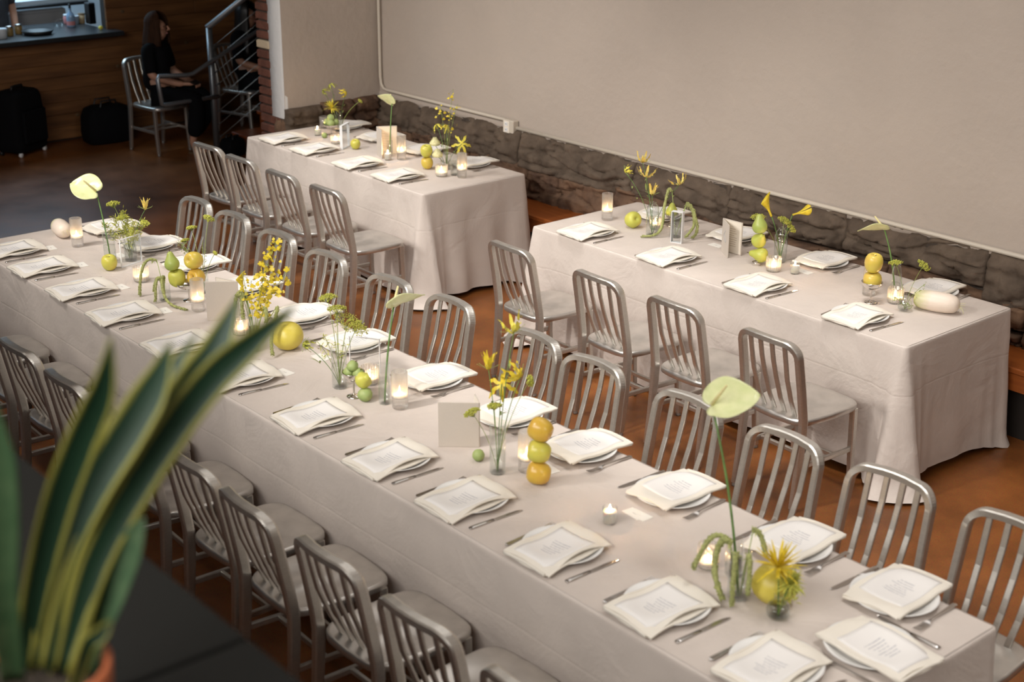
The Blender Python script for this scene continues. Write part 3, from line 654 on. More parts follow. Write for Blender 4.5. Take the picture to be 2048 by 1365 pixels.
def fork_mesh():
    t = empty('table_fork'); b = MB(); rows = []
    for y, w_, z in ((-.118, .003, .004), (-.112, .0095, .005), (-.08, .008, .006), (-.02, .0038, .009), (.03, .003, .010), (.045, .006, .008), (.056, .0125, .005), (.068, .0135, .0035)): rows.append([(-w_, y, z), (w_, y, z), (w_, y, z+.0022), (-w_, y, z+.0022)])
    b.grid(rows, True, False, cap0=True, cap1=True); make('handle', b, M['steel'], t)
    b = MB()
    for i in range(4):
        x = -.0115+.0077*i; rows = []
        for y, z in ((.066, .0035), (.09, .004), (.108, .0065), (.118, .009)): rows.append([(x-.0018, y, z), (x+.0018, y, z), (x+.0014, y, z+.002), (x-.0014, y, z+.002)])
        b.grid(rows, True, False, cap0=True, cap1=True)
    make('tines', b, M['steel'], t); return t
KN, FK = knife_mesh(), fork_mesh()
b = MB(); b.box((-.045, -.026, 0), (.045, .026, .0012)); PC = make('place_card', b, M['placecard'])
first = {}
def put(o, x, y, z, rz, label, cat, group, sub=True):
    if o.name in first: c = copytree(o)
    else: c = o; first[o.name] = 1
    c.location = (x, y, z); c.rotation_euler = (0, 0, rz); tag(c, label, cat, group); return c
def setting(x, y, rz, where, tbl, pc=None, z=TZ):
    a = rz; j = lambda s: rnd(-s, s)
    def P(dx, dy): return (x+dx*math.cos(a)-dy*math.sin(a), y+dx*math.sin(a)+dy*math.cos(a))
    put(PL, x, y, z, rz, f'white china plate, {where}', 'plate', f'plates on the {tbl}')
    r2 = rz+j(.05)
    put(NP, *P(.0, -.012), z, r2, f'cream napkin, {where}', 'napkin', f'napkins on the {tbl}')
    put(CD, *P(.0, -.012), z, r2, f'printed menu card, {where}', 'menu card', f'menu cards on the {tbl}')
    put(KN, *P(.170+j(.006), -.015+j(.01)), z, rz+j(.05)-.03, f'steel knife, {where}', 'knife', f'knives on the {tbl}')
    put(FK, *P(-.155+j(.006), -.012+j(.01)), z, rz+j(.05)+.03, f'steel fork, {where}', 'fork', f'forks on the {tbl}')
    if pc: put(PC, *P(*pc), z+.0005, rz+j(.15), f'tiny place card, {where}', 'place card', f'place cards on the {tbl}')
random.seed(9)
NX = ((-1.467, -2.626), (-1.052, -2.63), (-.549, -2.635), (-.06, -2.64), (.509, -2.63), (1.05, -2.625), (1.648, -2.612), (2.186, -2.62), (2.649, -2.612), (3.145, -2.602), (3.647, -2.602), (4.098, -2.598))
for i, (x, y) in enumerate(NX): setting(x, y, 0, f'{ORD[i]} place from left, near side, long front table', 'long front table', (.05, .175) if i < 6 else None, TZ+(.0025 if x > 1.3 else 0))
FXX = ((-1.533, -2.035), (-1.06, -2.01), (-.568, -2.0), (-.046, -1.99), (.53, -2.0), (1.018, -2.025), (1.624, -2.015), (2.158, -2.01), (2.598, -2.005), (3.101, -2.01), (3.647, -1.985), (4.087, -1.995))
for i, (x, y) in enumerate(FXX): setting(x, y, PI, f'{ORD[i]} place from left, far side, long front table', 'long front table', (-.03, .20) if i in (1, 3, 5, 8, 9) else None, TZ+(.0025 if x > 1.3 else 0))
setting(4.222, -2.303, PI/2, 'head place at the right end of the long front table', 'long front table', None, TZ+.0025)
for i, (x, y) in enumerate(((.342, .170), (1.005, .178), (1.661, .178), (2.312, .180))): setting(x, y, 0, f'{ORD[i]} place from left, near side, right wall table', 'right wall table')
for i, (x, y) in enumerate(((.368, .735), (.965, .755), (1.62, .755), (2.310, .79))): setting(x, y, PI, f'{ORD[i]} place from left, wall side, right wall table', 'right wall table', (-.03, .19) if i in (1, 2) else None)
for i, (x, y) in enumerate(((-2.96, .108), (-2.52, .10), (-1.955, .094), (-1.491, .105))): setting(x, y, 0, f'{ORD[i]} place from left, near side, far left table', 'far left table')
for i, (x, y) in enumerate(((-3.05, .70), (-2.54, .66), (-1.985, .665), (-1.449, .685))): setting(x, y, PI, f'{ORD[i]} place from left, wall side, far left table', 'far left table')

# ------------------------------------------------------------------ candles and glass
def tz(x): return TZ+(.0026 if (x > 1.3) else 0)
def flame(parent, x, y, z, s=1):
    b = MB(); b.lathe([(0, 0), (.0022*s, .003*s), (.0036*s, .008*s), (.0028*s, .014*s), (.001*s, .020*s), (0, .024*s)], 10, (x, y, z)); make('flame', b, M['flame'], parent)
    b = MB(); b.tube([(x, y, z-.006), (x, y, z+.004)], .0008, 5); make('wick', b, M['wick'], parent)
def ribbed_tall(x, y, z, label, ribs=True):
    t = empty('ribbed_candle_holder', (x, y, z), 0, label, 'candle holder', 'tall ribbed glass candle holders'); b = MB(); N = 84; k, a = 28, .03
    b.lathe([(.030, .002), (.0335, .006), (.0335, .026), (.0340, .05)], N, ribs=k, ra=a*.3); b.lathe([(.0340, .05), (.0340, .164), (.0335, .168)], N, ribs=k if ribs else 0, ra=a)
    b.lathe([(.0310, .168), (.0312, .055), (.030, .05), (0, .05)], N); b.lathe([(.0335, .168), (.0322, .1695), (.0310, .168)], N); b.lathe([(0, .003), (.030, .002)], N)
    make('glass', b, M['ribglass'], t)
    b = MB(); b.lathe([(0, .051), (.026, .051), (.0265, .055), (.0265, .064), (.024, .066), (0, .0655)], 24); make('wax', b, M['wax'], t); flame(t, 0, 0, .0685, .75); return t
def ribbed_low(x, y, z, label, h=.082, r=.041):
    t = empty('ribbed_votive', (x, y, z), 0, label, 'candle holder', 'low ribbed glass votives'); b = MB(); N = 90
    b.lathe([(0, .002), (r*.82, .001), (r*.92, .006), (r, .02), (r, h*.94), (r*.98, h)], N, ribs=18, ra=.035)
    b.lathe([(r*.98, h), (r*.92, h*1.005), (r*.88, h*.98), (r*.86, .014), (r*.7, .010), (0, .010)], N); make('glass', b, M['ribglass'], t)
    b = MB(); b.lathe([(0, .011), (r*.80, .011), (r*.82, .014), (r*.82, .030), (r*.76, .032), (0, .0315)], 24); make('wax', b, M['wax'], t); flame(t, 0, 0, .0345, .8); return t
def votive(x, y, z, label):
    t = empty('votive_candle', (x, y, z), 0, label, 'candle', 'small clear votive candles'); b = MB()
    b.lathe([(0, .001), (.023, .001), (.025, .004), (.0275, .064), (.0265, .065), (.0245, .008), (0, .007)], 32); make('glass', b, M['glass'], t)
    b = MB(); b.lathe([(0, .0075), (.0240, .008), (.0258, .046), (.0245, .049), (0, .0475)], 24); make('wax', b, M['wax'], t); flame(t, 0, 0, .052, .9); return t
def vase(x, y, prof, label, water=None, name='glass_vase'):
    t = empty(name, (x, y, tz(x)), 0, label, 'vase'); b = MB(); b.lathe(prof, 40)
    b.lathe([(max(r-.0025, 0), max(z, .007)) for r, z in reversed(prof)], 40); make('glass', b, M['glass'], t)
    if water:
        pr = [(0, .008)]+[(max(r-.003, 0), max(z, .008)) for r, z in prof if z < water]
        rr = next((r for r, z in prof if z >= water), prof[-1][0])-.003; b = MB(); b.lathe(pr+[(rr, water), (0, water)], 40); make('water', b, M['water'], t)
    return t
CYL = lambda r, h: [(0, .001), (r*.9, .001), (r, .006), (r, h*.5), (r, h)]
BOTTLE = lambda r, h: [(0, .001), (r*.92, .001), (r, .007), (r, h*.74), (r*.93, h*.84), (r*.70, h*.91), (r*.52, h*.95), (r*.52, h*.985), (r*.56, h)]
CONE = lambda r, h: [(0, .001), (r*.95, .001), (r, .006), (r*.97, h*.2), (r*.62, h*.7), (r*.48, h*.86), (r*.47, h*.95), (r*.52, h)]
BUD = lambda r, h: [(0, .001), (r*.7, .001), (r*.95, .012), (r, .03), (r*.82, h*.6), (r*.45, h*.8), (r*.42, h*.93), (r*.5, h)]
# ------------------------------------------------------------------ fruit
def fruit(name, x, y, z, prof, mt, label, cat, tilt=(0, 0, 0), stalk=None, lump=0, ribs=0, group=None, calyx=True):
    t = empty(name, (x, y, z), 0, label, cat, group); rt = Matrix.Rotation(tilt[2], 3, 'Z') @ Matrix.Rotation(tilt[0], 3, 'X') @ Matrix.Rotation(tilt[1], 3, 'Y')
    n = 36; rows = []; sd = hash((round(x, 3), round(y, 3))) % 97
    h = max(p[1] for p in prof); cz = h/2
    for r, zz in prof:
        row = []
        for j in range(n):
            a = TAU*j/n; k = 1+lump*noise.noise(V((math.cos(a)*1.3, math.sin(a)*1.3, zz/h*2.5+sd)))+(.010*math.cos(ribs*a) if ribs else 0)
            row.append(rt @ V((r*k*math.cos(a), r*k*math.sin(a), zz-cz)))
        rows.append(row)
    low = min(p.z for r_ in rows for p in r_); up = V((0, 0, -low))
    b = MB(); b.grid([[p+up for p in r_] for r_ in rows], True); make('flesh', b, mt, t)
    top = [p for p in prof]; ze = prof[-1][1]-cz
    if stalk is not None:
        b = MB(); q = [rt @ V((0, 0, ze-.002))+up, rt @ V((.002, 0, ze+stalk*.6))+up, rt @ V((.006, .002, ze+stalk))+up]; b.tube(q, [.0022, .0017, .0024], 6); make('stalk', b, M['brown'], t)
    if calyx:
        b = MB(); c = rt @ V((0, 0, prof[0][1]-cz+.001))+up; b.blob(c, .0045, sc=(1, 1, 1)); make('calyx', b, M['brown'], t)
    return t, max(p.z for r_ in rows for p in r_)-low
def APPLE(r, h):
    return [(0, h*.10), (r*.12, h*.06), (r*.28, h*.015), (r*.42, 0), (r*.58, h*.03), (r*.78, h*.14), (r*.93, h*.30), (r, h*.50), (r*.99, h*.64), (r*.92, h*.80), (r*.76, h*.93), (r*.55, h*.995), (r*.38, h*.995), (r*.2, h*.95), (r*.07, h*.87), (0, h*.84)]
def PEAR(r, h):
    return [(0, h*.05), (r*.15, h*.02), (r*.35, 0), (r*.65, h*.03), (r*.88, h*.13), (r, h*.28), (r*.96, h*.42), (r*.80, h*.56), (r*.60, h*.69), (r*.47, h*.80), (r*.40, h*.89), (r*.28, h*.96), (r*.12, h*.995), (0, h)]
def MELON(r, h): return [(0, h*.03), (r*.12, h*.012), (r*.3, h*.02), (r*.52, h*.07), (r*.72, h*.155), (r*.88, h*.27), (r*.97, h*.40), (r, h*.52), (r*.965, h*.65), (r*.86, h*.78), (r*.70, h*.885), (r*.5, h*.955), (r*.28, h*.99), (r*.12, h*.985), (0, h*.97)]
def TOM(r, h): return [(0, 0), (r*.3, 0), (r*.7, h*.1), (r*.95, h*.32), (r, h*.5), (r*.9, h*.72), (r*.62, h*.9), (r*.3, h*.985), (0, h)]
def stack(x, y, items, z0=None):
    z = tz(x) if z0 is None else z0
    for nm, prof, mt, lab, cat, tilt, stk, dx, dy, lump in items:
        t, h = fruit(nm, x+dx, y+dy, z, prof, mt, lab, cat, tilt, stk, lump); z += h*.965
    return z
def coupe(x, y, label, rim=.050, h=.118):
    t = empty('silver_coupe', (x, y, tz(x)), 0, label, 'bowl', 'footed silver coupes'); b = MB()
    b.lathe([(0, .001), (.032, .001), (.034, .003), (.028, .006), (.008, .010), (.0045, .016)], 36); make('foot', b, M['silver'], t)
    b = MB(); b.lathe([(.0045, .015), (.004, .04), (.0042, h*.56), (.007, h*.62)], 16); make('pillar', b, M['silver'], t)
    b = MB(); b.lathe([(0, h*.60), (.012, h*.61), (rim*.6, h*.70), (rim*.88, h*.84), (rim, h*.985), (rim*1.005, h), (rim*.98, h*.99), (rim*.86, h*.86), (rim*.58, h*.73), (0, h*.66)], 40); make('cup', b, M['silver'], t)
    return t
def daikon(x, y, z, L, r, rz, label):
    t = empty('daikon_radish', (x, y, z), 0, label, 'radish'); b = MB(); rows = []; n = 28
    pr = [(0, 0), (.25, .008), (.55, .03), (.80, .09), (.93, .2), (1, .38), (1.0, .58), (.95, .76), (.80, .90), (.52, .97), (.22, .995), (0, 1)]
    for q, v in pr: rows.append([(q*r*(1+.03*noise.noise(V((math.cos(TAU*j/n), math.sin(TAU*j/n), v*4+x))))*math.cos(TAU*j/n), q*r*math.sin(TAU*j/n), v*L) for j in range(n)])
    b.grid(rows, True); o = make('root', b, M['daikon'], t); o.rotation_euler = (0, PI/2, rz); o.location = (-L/2*math.cos(rz), -L/2*math.sin(rz), r*1.0)
    b = MB()
    for k in range(14):
        a = rnd(0, TAU); s = V((L/2*.97, .010*math.cos(a), r+.010*math.sin(a))); e = s+V((rnd(.01, .04), .02*math.cos(a), rnd(-.03, .012))); e.z = max(e.z, .001)
        b.tube(bez(s, (s+e)/2+V((.01, 0, .008)), e, 4), .0005, 4)
    h = make('root_hairs', b, M['cream'], t); h.rotation_euler = (0, 0, rz); return t
# ------------------------------------------------------------------ flowers (each stem with its head is one thing)
def anthurium(base, att, tip, nrm, L, label):
    att, tip, nrm = V(att), V(tip).normalized(), V(nrm).normalized(); side = tip.cross(nrm).normalized(); nrm = side.cross(tip).normalized()
    t = empty('anthurium_stem', base, 0, label, 'flower'); o = V(base); b = MB(); d = att-o
    b.tube(bez(o-o, V((d.x*.25, d.y*.25, d.z*.55)), d, 14), [.0042]*10+[.0036]*5, 8); make('stem', b, M['stem'], t)
    rows = []
    for i in range(17):
        v = i/16; row = []
        for j in range(-8, 9):
            u = j/8; q0 = -.15*(1-(2*abs(u)-1)**2)**.8*(1-v)**2.5; q = q0+v**1.05
            wv = .52*math.sin(PI*(.23+.77*v))**.75 if v < .999 else 0
            p = att+tip*(L*q*.80)+side*(L*.82*wv*u)+nrm*(L*(.20*u*u*wv-.10*v*v+.014*math.sin(v*9+u*3)+.03*abs(u)*(1-v)))
            row.append(p-o)
        rows.append(row)
    b = MB(); b.grid(rows); make('spathe', b, M['anth'], t, solid=.0015)
    b = MB(); s0 = d+nrm*.004; ax = (nrm*.75+tip*.65).normalized(); b.tube([s0, s0+ax*L*.25, s0+ax*L*.48, s0+ax*L*.5], [.0062, .0058, .004, .001], 10); make('spadix', b, M['spadix'], t); return t
def gloriosa(mb, c, axis, s, petal=0, green=1, open_=1.0, n=6):
    """reflexed wavy petals around c; axis = the way the flower faces"""
    c, axis = V(c), V(axis).normalized(); a1 = axis.orthogonal().normalized(); a2 = axis.cross(a1); ph = rnd(0, TAU)
    for k in range(n):
        a = ph+TAU*k/n+rnd(-.2, .2); o = a1*math.cos(a)+a2*math.sin(a); pts = []; wd = []; L = s*rnd(.85, 1.12)
        for i in range(11):
            u = i/10; rad = L*(.80*open_*math.sin(min(u*1.35, 1)*PI/2)) ; bk = L*(.10*u-.95*(u**1.5)*(1.15-.35*open_)); curl = .30*L*math.sin(u*PI*1.2)*u
            pts.append(c+o*(rad-curl*.6)-axis*(bk*-1+0)*1.0+V((0, 0, .004*math.sin(u*14+k)*s*12))); wd.append(.0060*s/.06*math.sin(PI*min(1, .12+u*.86))**.7+.0004)
        mb.ribbon(pts, wd, axis, petal, wave=.0022)
    for k in range(6):
        a = ph+TAU*(k+.5)/n; o = a1*math.cos(a)+a2*math.sin(a); p = bez(c, c+o*s*.25-axis*s*.05, c+o*s*.6-axis*s*.22, 4); mb.tube(p, .0007, 4, mi=green); mb.blob(p[-1], .0022, green, (1, 1, 1))
def stems(base, ends, label, cat, name, mt='stem', r=.0016, bend=.5):
    t = empty(name, base, 0, label, cat); o = V(base); b = MB()
    for e in ends:
        d = V(e)-o; b.tube(bez((0, 0, 0), V((d.x*bend*.5, d.y*bend*.5, d.z*.62)), d, 10), r, 6)
    make('stem', b, M[mt], t); return t
def gloriosa_stem(base, heads, label, s=.06, mt='yellow', mt2='palestem'):
    """heads: (position, axis, openness)"""
    t = stems(base, [h[0] for h in heads], label, 'flower', 'gloriosa_stem'); o = V(base)
    for p, ax, op in heads:
        b = MB(); gloriosa(b, V(p)-o, ax, s*1.15, 0, 1, op); make('blossom', b, [M[mt], M[mt2]], t)
    for h in heads[:2]:
        d = V(h[0])-o
        for k in range(2): b = MB(); q = d*rnd(.45, .75); e = q+V((rnd(-.04, .04), rnd(-.04, .04), rnd(.0, .04))); b.ribbon(bez(q, (q+e)/2+V((0, 0, .015)), e, 5), [.001, .004, .005, .004, .002, .0003], (0, 0, 1)); make('leaf', b, M['sprig'], t)
    return t
def umbel(mb, c, r, axis=(0, 0, 1), n=24, k=11, dot=.0033, mi=0, flat=.35):
    c, axis = V(c), V(axis).normalized(); a1 = axis.orthogonal().normalized(); a2 = axis.cross(a1)
    for i in range(n):
        q = math.sqrt((i+.5)/n); a = i*2.4; p = c+(a1*math.cos(a)+a2*math.sin(a))*r*q+axis*r*flat*(1-q*q)*1.0
        mb.tube([c-axis*r*.55, p], .0006, 3, mi=1)
        for j in range(k): mb.blob(p+V((rnd(-1, 1), rnd(-1, 1), rnd(-1, 1)))*r*.17, dot*rnd(.7, 1.2), mi)
def dill_stem(base, heads, label, mt='dill', r=.0015, name='dill_stem', fine=True):
    """heads: (position, radius, axis)"""
    t = stems(base, [h[0] for h in heads], label, 'flower', name, 'sprig', r); o = V(base)
    for p, rad, ax in heads: b = MB(); umbel(b, V(p)-o, rad, ax); make('flower_head', b, [M[mt], M['sprig']], t)
    return t
def sprig(base, ends, label, leafs=26, L=.016, mt='sprig', name='green_sprig'):
    t = stems(base, ends, label, 'foliage', name, 'sprig', .0013); o = V(base); b = MB()
    for e in ends:
        d = V(e)-o
        for k in range(leafs):
            q = d*rnd(.5, 1.02)+V((rnd(-1, 1), rnd(-1, 1), rnd(-1, 1)))*.012; v = V((rnd(-1, 1), rnd(-1, 1), rnd(-.3, 1))).normalized()*L*rnd(.6, 1.3)
            b.ribbon([q, q+v*.5+V((0, 0, .002)), q+v], [.0006, .0026, .0002], (rnd(-1, 1), rnd(-1, 1), .5))
    make('leaf', b, M[mt], t); return t
def amaranth(base, paths, label, r=.006):
    """hanging tassels: each path runs from the vase mouth down to the tassel tip"""
    t = empty('amaranth_stem', base, 0, label, 'flower'); o = V(base)
    b = MB()
    for p in paths: b.tube([V((0, 0, 0)), (V(p[0])-o)*.6+V((0, 0, .01)), V(p[0])-o, V(p[1])-o], .0018, 6)
    make('stem', b, M['palestem'], t)
    for p in paths:
        pts = [V(q)-o for q in p]; fin = []
        for i in range(len(pts)-1):
            for k in range(7): fin.append(pts[i].lerp(pts[i+1], k/7))
        fin.append(pts[-1]); n = len(fin); b = MB()
        sm = [sum((fin[min(max(i+d, 0), n-1)] for d in (-3, -2, -1, 0, 1, 2, 3)), V((0, 0, 0)))/7 for i in range(n)]
        b.tube(sm, [r*(.55+.45*math.sin(PI*min(1, .15+.8*i/n)))*rnd(.8, 1.15) for i in range(n)], 9)
        for q in sm:
            for k in range(9): a = rnd(0, TAU); b.blob(q+V((math.cos(a), math.sin(a), rnd(-.8, .8)))*r*rnd(.7, 1.05), r*rnd(.25, .55))
        for k in range(5): q = sm[k]; v = V((rnd(-1, 1), rnd(-1, 1), rnd(-1, .1))).normalized()*r*3.6; b.ribbon([q, q+v*.5, q+v], [r*.3, r*.45, .0003], (0, 0, 1))
        make('tassel', b, M['amar'], t)
    return t
def oncidium(base, twigs, label, nb=16, s=.010):
    t = empty('orchid_spray', base, 0, label, 'flower'); o = V(base); b = MB(); bl = MB()
    for e, spread, cnt in twigs:
        d = V(e)-o; path = bez((0, 0, 0), V((d.x*.2, d.y*.2, d.z*.6)), d, 14); b.tube(path, .0013, 5)
        for k in range(cnt):
            q = path[rnd(0, 1) > .3 and random.randint(6, 14) or random.randint(8, 14)]; c = q+V((rnd(-1, 1)*spread, rnd(-1, 1)*spread, rnd(-1, 1)*spread*.8)); b.tube([q, c], .0006, 4)
            sz = s*rnd(.55, 1.2); nr = V((rnd(-.2, 1), rnd(-1, .2), rnd(-.2, .6))).normalized(); a1 = nr.orthogonal().normalized(); a2 = nr.cross(a1); dn = V((0, 0, -1))
            for a, w_, l in ((0, .9, .9), (.9, .75, .95), (-.9, .75, .95), (2.5, .32, .6), (-2.5, .32, .6), (PI, .3, .55)):
                lo = (dn-nr*dn.dot(nr)).normalized(); sd = nr.cross(lo); v = lo*math.cos(a)+sd*math.sin(a)
                bl.ribbon([c, c+v*sz*l*.5+nr*.001, c+v*sz*l], [sz*.12, sz*w_*.5, sz*w_*.28], nr)
    make('stem', b, M['sprig'], t); make('blossom', bl, M['yellow'], t); return t
def calla(base, heads, label, L=.075):
    """heads: (throat position, axis towards the tip)"""
    t = stems(base, [V(p)-V(ax).normalized()*L*.5 for p, ax in heads], label, 'flower', 'calla_lily', 'stem', .003); o = V(base)
    for p, ax in heads:
        c = V(p)-o; ax = V(ax).normalized(); a1 = ax.orthogonal().normalized(); a2 = ax.cross(a1); rows = []
        for i in range(13):
            v = i/12; row = []
            for j in range(19):
                a = TAU*j/18*.97+.05; rr = L*(.055+.30*max(0, v-.35)**1.7*2.0); z = L*(-.5+v*.85)+L*.42*max(0, v-.5)*2*(.5+.5*math.cos(a))**1.5
                row.append(c+ax*z+(a1*math.cos(a)+a2*math.sin(a))*rr*(1+.25*(v**3)*math.cos(a)))
            rows.append(row)
        b = MB(); b.grid(rows); make('spathe', b, M['yellow'], t, solid=.001)
        b = MB(); b.tube([c-ax*L*.2, c+ax*L*.2], [.003, .002], 6); make('spadix', b, M['gold'], t)
    return t
def ranunculus(base, c, r, label):
    t = stems(base, [V(c)-V((0, 0, r*.6))], label, 'flower', 'ranunculus', 'stem', .0018); o = V(c)-V(base)
    for ring, (n, rad, up) in enumerate(((7, 1.0, -.15), (7, .86, .15), (6, .66, .4), (5, .44, .6), (4, .22, .72))):
        b = MB()
        for k in range(n):
            a = TAU*k/n+ring*.5; od = V((math.cos(a), math.sin(a), 0)); pts = [o+V((0, 0, -r*.6))+od*r*.2, o+od*r*rad*.95+V((0, 0, r*(up-.45))), o+od*r*rad+V((0, 0, r*up*.6)), o+od*r*rad*.78+V((0, 0, r*(up+.22)))]
            b.ribbon(pts, [r*.18, r*.50, r*.55, r*.30], od, cup=-.12)
        make('petals', b, M['cream'], t)
    return t
def mum(base, c, r, label, mt='lemonp'):
    t = stems(base, [c], label, 'flower', 'spider_chrysanthemum', 'stem', .002); o = V(c)-V(base); b = MB()
    for k in range(70):
        a = rnd(0, TAU); el = rnd(-.5, 1.3); v = V((math.cos(a)*math.cos(el), math.sin(a)*math.cos(el), math.sin(el))); L = r*rnd(.65, 1.1)
        b.ribbon([o, o+v*L*.5+V((0, 0, .003)), o+v*L+V((0, 0, -.004 if el < .4 else .003))], [.0012, .0042*r/.07, .0010], (0, 0, 1))
    make('petals', b, M[mt], t); return t
def booklet(hinge, e1, e2, h, label, script=False):
    """two stiff panels standing on edge, joined at the hinge"""
    z = tz(hinge[0]); t = empty('standing_booklet', (hinge[0], hinge[1], z), 0, label, 'booklet', 'linen booklets standing on the tables')
    for k, e in enumerate((e1, e2)):
        d = V((e[0]-hinge[0], e[1]-hinge[1], 0)); L = d.length; a = math.atan2(d.y, d.x)
        b = MB(); b.box((.001, -.0025, 0), (L, .0025, h), bev=.0015); p = make('cover', b, M['linenbook'], t); p.rotation_euler = (0, 0, a)
        s = 1 if k == 0 else -1
        b = MB(); b.box((.006, min(s*.0025, s*.0045), .005), (L-.005, max(s*.0025, s*.0045), h-.005)); q = make('page', b, M['page'], p)
        b = MB()
        if k == 1:
            for i in range(9):
                w_ = L*rnd(.45, .62); b.box((.024, min(s*.0045, s*.0048), h*.74-i*.0125), (.024+w_, max(s*.0045, s*.0048), h*.74-i*.0125+.0035))
            make('printed_text', b, M['bookink'], p)
        elif script:
            for i in range(3):
                pts = [(L*.55+.020*math.sin(u*.9+i)-i*.014, -.0028, h*.36+i*.002+u*.010) for u in range(8)]; b.tube(pts, .0008, 4)
            make('script_lettering', b, M['ink2'], p)
    return t
M['bookink'] = mat('warm_print', (.52, .44, .36), .8); M['ink2'] = mat('blue_grey_script', (.40, .42, .47), .8)
def acrylic(x, y, rz, label, wd=.155, h=.16, th=.008, num=None):
    t = empty('acrylic_table_sign', (x, y, tz(x)), rz, label, 'sign', 'clear acrylic table signs'); e = .0035
    b = MB(); b.box((-wd/2+e, -th/2, e), (wd/2-e, th/2, h-e)); make('sheet', b, M['acrylic'], t)
    for a, c in (((-wd/2, -th/2, 0), (-wd/2+e, th/2, h)), ((wd/2-e, -th/2, 0), (wd/2, th/2, h)), ((-wd/2+e, -th/2, h-e), (wd/2-e, th/2, h)), ((-wd/2+e, -th/2, 0), (wd/2-e, th/2, e))):
        b = MB(); b.box(a, c); make('frosted_edge', b, M['frost'], t)
    return t

# ------------------------------------------------------------------ things on the long front table
random.seed(21)
IR = V((.648, .762, 0)); TC = V((.760, -.650, 0)); UP = V((0, 0, 1))     # along the room's diagonals: right, towards the ledge, up
def onT(x, dz=0): return tz(x)+dz
LT = 'long front table'
daikon(-1.60, -2.30, TZ, .19, .05, R(-8), 'white daikon radish with green top, at the left end of the long front table')
ribbed_tall(-1.349, -2.316, TZ, 'tall lit ribbed holder beside the daikon at the left end of the long table')
vase(-.942, -2.308, CYL(.034, .175), 'clear glass cylinder vase holding an anthurium, behind the single apple', .10)
anthurium((-.942, -2.308, TZ+.01), (-1.098, -2.285, 1.128), (-.72, -.62, .30), (.50, -.45, .74), .20, 'pale green anthurium standing tallest at the left of the long front table')
fruit('apple', -.814, -2.375, TZ, APPLE(.043, .082), M['gapple'], 'single yellow green apple before the clear vase at the left', 'apple', (.1, .15, 0), .012)
acrylic(-.832, -2.235, R(108), 'clear acrylic table sign behind the single apple on the long table')
vase(-.90, -2.205, CYL(.035, .145), 'clear glass vase of dill and gloriosa at the left of the long table', .09)
gloriosa_stem((-.90, -2.205, TZ+.01), [((-.912, -2.088, 1.03), (.1, -.1, -1), .35)], 'single golden gloriosa arching right from the left vase', .062, 'gold')
dill_stem((-.90, -2.20, TZ+.01), [((-1.035, -2.22, 1.055), .038, (-.2, 0, 1)), ((-.985, -2.2, .985), .03, (0, -.3, 1)), ((-.845, -2.13, .97), .026, (.3, 0, 1))], 'yellow green dill heads in the left vase of the long table')
sprig((-.905, -2.21, TZ+.01), [(-1.02, -2.29, .96), (-.95, -2.26, 1.0), (-.87, -2.19, .99), (-.83, -2.21, .95), (-1.0, -2.17, .98), (-.92, -2.11, .96), (-.96, -2.20, 1.03)], 'bushy yellow green foliage in the left vase of the long table', 80, .030, 'dill')
ribbed_low(-.522, -2.334, TZ, 'low lit ribbed votive behind the drooping amaranth tassel')
coupe(-.072, -2.292, 'silver coupe heaped with a quince and apples on the long table', .066, .10)
stack(-.105, -2.335, [('quince', APPLE(.045, .085), M['quince'], 'green quince under the green pear on the silver coupe', 'quince', (.2, .1, 0), None, 0, 0, .10), ('pear', PEAR(.039, .098), M['pear'], 'upright green pear on top of the quince', 'pear', (.05, -.12, 0), .016, -.014, -.018, .05)], TZ+.078)
stack(-.042, -2.258, [('apple', APPLE(.046, .078), M['goldapple'], 'yellow apple lying on the silver coupe under another apple', 'apple', (1.2, 0, .4), .01, 0, 0, .05), ('apple', APPLE(.046, .086), M['apple'], 'upper golden apple of the pair on the silver coupe', 'apple', (1.35, 0, .3), None, -.006, -.004, .05)], TZ+.084)
vase(-.158, -2.385, CYL(.031, .085), 'short glass vase of drooping amaranth before the silver coupe', .05)
amaranth((-.158, -2.385, TZ+.01), [[(-.267, -2.36, .94), (-.305, -2.385, .947), (-.315, -2.42, .91), (-.31, -2.44, .845), (-.30, -2.455, .785), (-.29, -2.46, .762)]], 'amaranth tassel drooping left of the heaped coupe', .0075)
amaranth((-.155, -2.385, TZ+.01), [[(-.150, -2.385, .87), (-.135, -2.40, .90), (-.115, -2.42, .86), (-.085, -2.425, .80), (-.04, -2.415, .765), (.02, -2.395, .762), (.07, -2.38, .761)]], 'amaranth tassel trailing right along the cloth to the ribbed holder', .007)
amaranth((-.16, -2.385, TZ+.01), [[(-.165, -2.39, .86), (-.16, -2.42, .885), (-.155, -2.435, .84), (-.15, -2.44, .79), (-.145, -2.45, .762)], [(-.17, -2.38, .86), (-.19, -2.40, .88), (-.195, -2.42, .84), (-.19, -2.43, .80)]], 'amaranth tassels hanging straight down over the short vase', .007)
vase(-.14, -2.17, CYL(.028, .11), 'narrow glass vase of dill behind the green pear', .07)
dill_stem((-.14, -2.17, TZ+.01), [((-.181, -2.09, 1.135), .030, (.3, .3, 1)), ((-.235, -2.165, 1.085), .026, (-.3, 0, 1)), ((-.25, -2.20, 1.02), .022, (-.5, 0, 1)), ((-.10, -2.11, .97), .012, (.5, .3, .6))], 'tall yellow dill behind the green pear')
sprig((-.14, -2.17, TZ+.01), [(-.22, -2.22, 1.0), (-.17, -2.14, 1.02), (-.25, -2.24, 1.03)], 'fine dill leaves behind the green pear', 30, .016)
ribbed_tall(.099, -2.334, TZ, 'tall lit ribbed holder between the heaped coupe and the linen booklet')
booklet((.358, -2.245), (.228, -2.295), (.262, -2.374), .205, 'grey linen booklet standing at the left half of the long table')
ribbed_low(.535, -2.345, TZ, 'low lit ribbed votive right of the left linen booklet')
